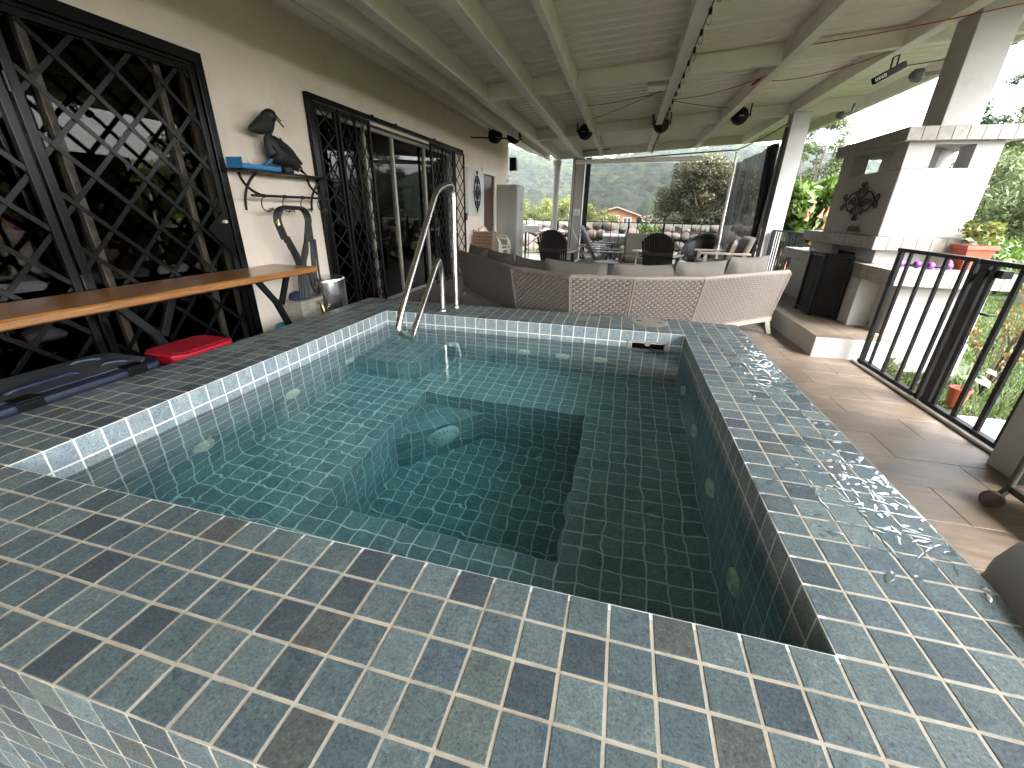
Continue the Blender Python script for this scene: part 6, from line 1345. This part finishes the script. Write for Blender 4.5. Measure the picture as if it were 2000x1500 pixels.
PALEL = leafmat('pale_leaves', (.14,.22,.09), (.28,.36,.19)); r2 = random.Random(5)
for k in range(12):
    a = 2.4*k; L0 = Vector((5.03, 3.25, -.34)); d_ = Vector((cos(a), sin(a), r2.uniform(.5, 1.3))).normalized(); l = r2.uniform(.10, .20); e = L0+d_*l; w_ = d_.cross(Vector((0,0,1))).normalized()*.055; o_ = Vector((d_.x, d_.y, -.35))*.11
    m3 = MB(); m3.add([e, e+w_+o_*.35, e+o_, e-w_+o_*.35, e+o_*.5+Vector((0,0,.008))], [(0,1,4), (1,2,4), (2,3,4), (3,0,4)]); m3.tube([L0, e], .003, 5); obj('leaf', m3, PALEL, pp, tone=[r2.random()]*len(m3.f))
obj('stem', MB().tube([(5.02, 3.22, -.42), (5.04, 3.26, -.22)], .005, 6), BARK, pp)
tf = thing('grass_tuft', 'spiky grass tuft at the foot of the fireplace behind the railing', 'plant', (4.85, 3.85, -.56)); leaf_cloud('leaf_blade', LEAF_MID, tf, [((4.86, 3.87, -.46), (.10, .12, .10), 1)], 90, .16, 13, .08, -1.2)
tree('orange_bush', 'green bush with orange tinted tips in front of the boulder wall', (2.9, 15.2, -.5), (2.9, 15.2, .12), (.42, .3, .55), LEAF_BR, 1500, .09, 22, .16, 14, .5, .03, cat='shrub')
tree('small_bush', 'dark green plant below the railing behind the right adirondack chair', (3.35, 12.9, -.5), (3.35, 13.0, -.15), (.4, .3, .42), LEAF_MID, 900, .10, 16, .14, 15, .5, .02, cat='shrub')
tree('small_bush', 'yellow green potted looking plant under the folding table', (-.30, 13.2, -.5), (-.30, 13.2, -.28), (.3, .3, .22), LEAF_YE, 500, .10, 12, .12, 16, .5, .02, cat='shrub')

# ================================================================== BOULDER WALL, GRILL, HOUSES, HILLS
bw = thing('boulder_wall', 'dry stacked wall of rounded brown boulders beyond the far railing', 'wall', (2, 16.4, -.6)); pr = []
from mathutils import noise as MN
import bmesh
for k in range(10):
    bm = bmesh.new(); bmesh.ops.create_icosphere(bm, subdivisions=2, radius=1)
    off = Vector((k*3.1, k*1.7, 0))
    for v in bm.verts: v.co *= 1+.32*MN.noise(v.co*1.1+off)+.12*MN.noise(v.co*2.7+off)
    me = bpy.data.meshes.new('boulder'); bm.to_mesh(me); bm.free(); me.shade_smooth(); me.set_sharp_from_angle(angle=radians(38)); me.materials.append(BOULDER); pr.append(me)
r = random.Random(8)
for row in range(4):
    x = -4.5
    while x < 9.5:
        s = r.uniform(.13, .37) if row < 3 else r.uniform(.10, .27); x += s*.85; o = bpy.data.objects.new('boulder', r.choice(pr)); o.parent = bw; o.location = (x-2, 16.35+.13*row+r.uniform(-.08, .08)-16.4, (-.50+.29*row+r.uniform(-.07, .05))+.6)
        o.scale = (s*r.uniform(.9, 1.35), s, s*r.uniform(.65, .9)); o.rotation_euler = (r.uniform(-.3, .3), r.uniform(-.4, .4), r.uniform(0, 6)); link(o); x += s*.8
obj('earth_core', MB().box(-4.6, 16.6, -.8, 9.6, 17.2, .30), SOIL, bw)
gr = thing('gas_grill', 'stainless steel gas grill with white lid standing outside the far railing', 'grill', (1.7, 13.2, -.55)); SS = pm('grill_steel', (.62,.62,.60), .3, .7, var=.1)
obj('lid', MB().prism([(1.50, 13.0, .02), (1.50, 13.0, .22), (1.50, 13.1, .28), (1.50, 13.35, .28), (1.50, 13.45, .02)], (.70, 0, 0)), WHITEPL, gr, bevel=.015); obj('lid_handle', MB().tube([(1.56, 12.96, .08), (2.14, 12.96, .08)], .014, 8), SS, gr)
obj('control_panel', MB().box(1.46, 12.97, -.14, 2.24, 13.45, .015), SS, gr, bevel=.006); obj('side_shelf', MB().box(1.12, 12.99, -.03, 1.455, 13.42, .01), SS, gr, bevel=.006); obj('side_shelf', MB().box(2.245, 12.99, -.03, 2.5, 13.42, .01), SS, gr, bevel=.006)
for k in range(5): obj('knob', MB().lathe([(.028, -.03), (.032, 0)], (1.56+.145*k, 12.97, -.065), 12, 'y'), BLACKP, gr)
obj('cabinet', MB().box(1.50, 13.02, -.50, 2.20, 13.42, -.145), SS, gr, bevel=.006)
for x in (1.54, 2.16): obj('wheel', MB().lathe([(.05, -.02), (.05, .02)], (x, 13.05, -.53), 12, 'x'), BLACKP, gr)
def gable(name, label, cx, cy, w_, dpt, ze, za, zb, wallm, windows, group=None):
    t = thing(name, label, 'house', (cx, cy, zb), group=group); x0, x1 = cx-w_/2, cx+w_/2
    obj('wall', MB().prism([(x0, cy, zb), (x1, cy, zb), (x1, cy, ze), (cx, cy, za-.15), (x0, cy, ze)], (0, dpt, 0)), wallm, t)
    ov = w_*.10
    for s in (-1, 1):
        e = Vector((cx+s*(w_/2+ov), 0, ze-(za-ze)*ov/(w_/2))); a = Vector((cx, 0, za)); rf = obj('roof', MB().add([(e.x, cy-.6, e.z), (a.x, cy-.6, a.z), (a.x, cy+dpt+.6, a.z), (e.x, cy+dpt+.6, e.z), (e.x, cy-.6, e.z+.16), (a.x, cy-.6, a.z+.16), (a.x, cy+dpt+.6, a.z+.16), (e.x, cy+dpt+.6, e.z+.16)], [(0,3,2,1),(4,5,6,7),(0,1,5,4),(1,2,6,5),(2,3,7,6),(3,0,4,7)]), ROOFT, t)
        obj('fascia', MB().bar((e.x, cy-.64, e.z+.05), (a.x, cy-.64, a.z+.05), .06, .22, up=(0, 0, 1)), pm('pale_fascia', (.30,.20,.16), .7), rf)
    for (wx, wz, ww, wh) in windows:
        f = MB()
        for (a, b, c, d2) in ((-ww/2, -wh/2, -ww/2+.12, wh/2), (ww/2-.12, -wh/2, ww/2, wh/2), (-ww/2+.12, wh/2-.12, ww/2-.12, wh/2), (-ww/2+.12, -wh/2, ww/2-.12, -wh/2+.12), (-.05, -wh/2+.12, .05, wh/2-.12)): f.box(wx+a, cy-.08, wz+b, wx+c, cy-.002, wz+d2)
        fo = obj('window', f, WHITEPL, t); obj('pane', MB().box(wx-ww/2+.1, cy-.03, wz-wh/2+.1, wx+ww/2-.1, cy-.01, wz+wh/2-.1), pm('far_glass', (.05,.055,.06), .2), fo)
    return t
gable('ochre_house', 'ochre house with a red tiled gable roof and white framed windows in the valley', .3, 85, 7.6, 9, .55, 1.75, -4, ORANGEW, [(-2.0, -.55, 1.5, 1.2), (.35, -.35, 1.1, 1.5), (2.4, -.55, 1.5, 1.2)])
gable('distant_house', 'small pale roofed house just right of the ochre one among bushes', 8.4, 110, 4.6, 6, -.2, .35, -4, WHITEPL, [(8.4, -1.0, 1, .8)])
gable('distant_house', 'tiny white house halfway up the forested hill', -19, 330, 9, 8, 14, 16.5, 8, WHITEPL, [(-19, 11.5, 1.6, 1.4)])
for k, (za, zb2) in enumerate(((2.55, 2.95), (3.05, 3.40), (3.75, 4.10))):
    c_ = obj('power_line', MB().tube(catenary((-16, 46, za+.9), (26, 46, zb2+1.4), .7, 24), .014, 5), RUBBER); tag(c_, ('lowest power line crossing in front of the hill', 'middle power line crossing in front of the hill', 'highest power line crossing the screen view')[k], 'power line')
# hills: one relief in polar rows round the house
prof_x = [-1.2, -.6, -.249, -.168, -.09, -.047, .003, .14, .194, .3, .5, .8, 1.5]; prof_z = [.14, .13, .1172, .1026, .0924, .096, .108, .1182, .128, .11, .07, .04, .03]
rows = []; nd, na = 170, 620
for i in range(nd):
    t = i/(nd-1); d = 118+(760-118)*t**1.15; row = []
    for j in range(na):
        q = -1.25+2.6*j/(na-1); hz_ = np.interp(q, prof_x, prof_z); x = CAMP.x+q*d; y = CAMP.y+d
        base_ = -7.6+(.91+hz_*760+7.6)*(t**1.35); nz_ = MN.noise(Vector((x*.012, y*.012, 3)))*14*t+MN.noise(Vector((x*.045, y*.045, 1)))*5*min(1, t*4)+(1-min(1, 1.25*MN.voronoi(Vector((x*.085, y*.085, 0)))[0][0]))*7.5+(1-min(1, 1.2*MN.voronoi(Vector((x*.21, y*.21, 5)))[0][0]))*2.5
        if t > .97: nz_ *= .25
        row.append((x, y, base_+nz_))
    rows.append(row)
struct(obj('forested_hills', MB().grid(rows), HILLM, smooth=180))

hb = MB().box(-1100, -120, -75, 1100, 1000, 190)
hzo = obj('haze', hb, MATS['white_plaster']); hzo['kind'] = 'stuff'
hm = bpy.data.materials.new('haze_air'); hm.use_nodes = True; ht_ = hm.node_tree; ht_.nodes.clear(); ho = ht_.nodes.new('ShaderNodeOutputMaterial'); pv = ht_.nodes.new('ShaderNodeVolumePrincipled')
pv.inputs['Color'].default_value = (.82,.90,1,1); pv.inputs['Density'].default_value = .00008; pv.inputs['Anisotropy'].default_value = .2; ht_.links.new(pv.outputs[0], ho.inputs['Volume']); hzo.data.materials[0] = hm

pc = obj('black_pouch', MB().prism([(2.885, -.53, .001), (3.03, -.11, .001), (3.2, -.11, .001), (3.2, -.53, .001)], (0, 0, .028)), BLACKP, bevel=.008); tag(pc, 'black pouch lying on the near right corner of the tub rim, cut by the frame', 'pouch')
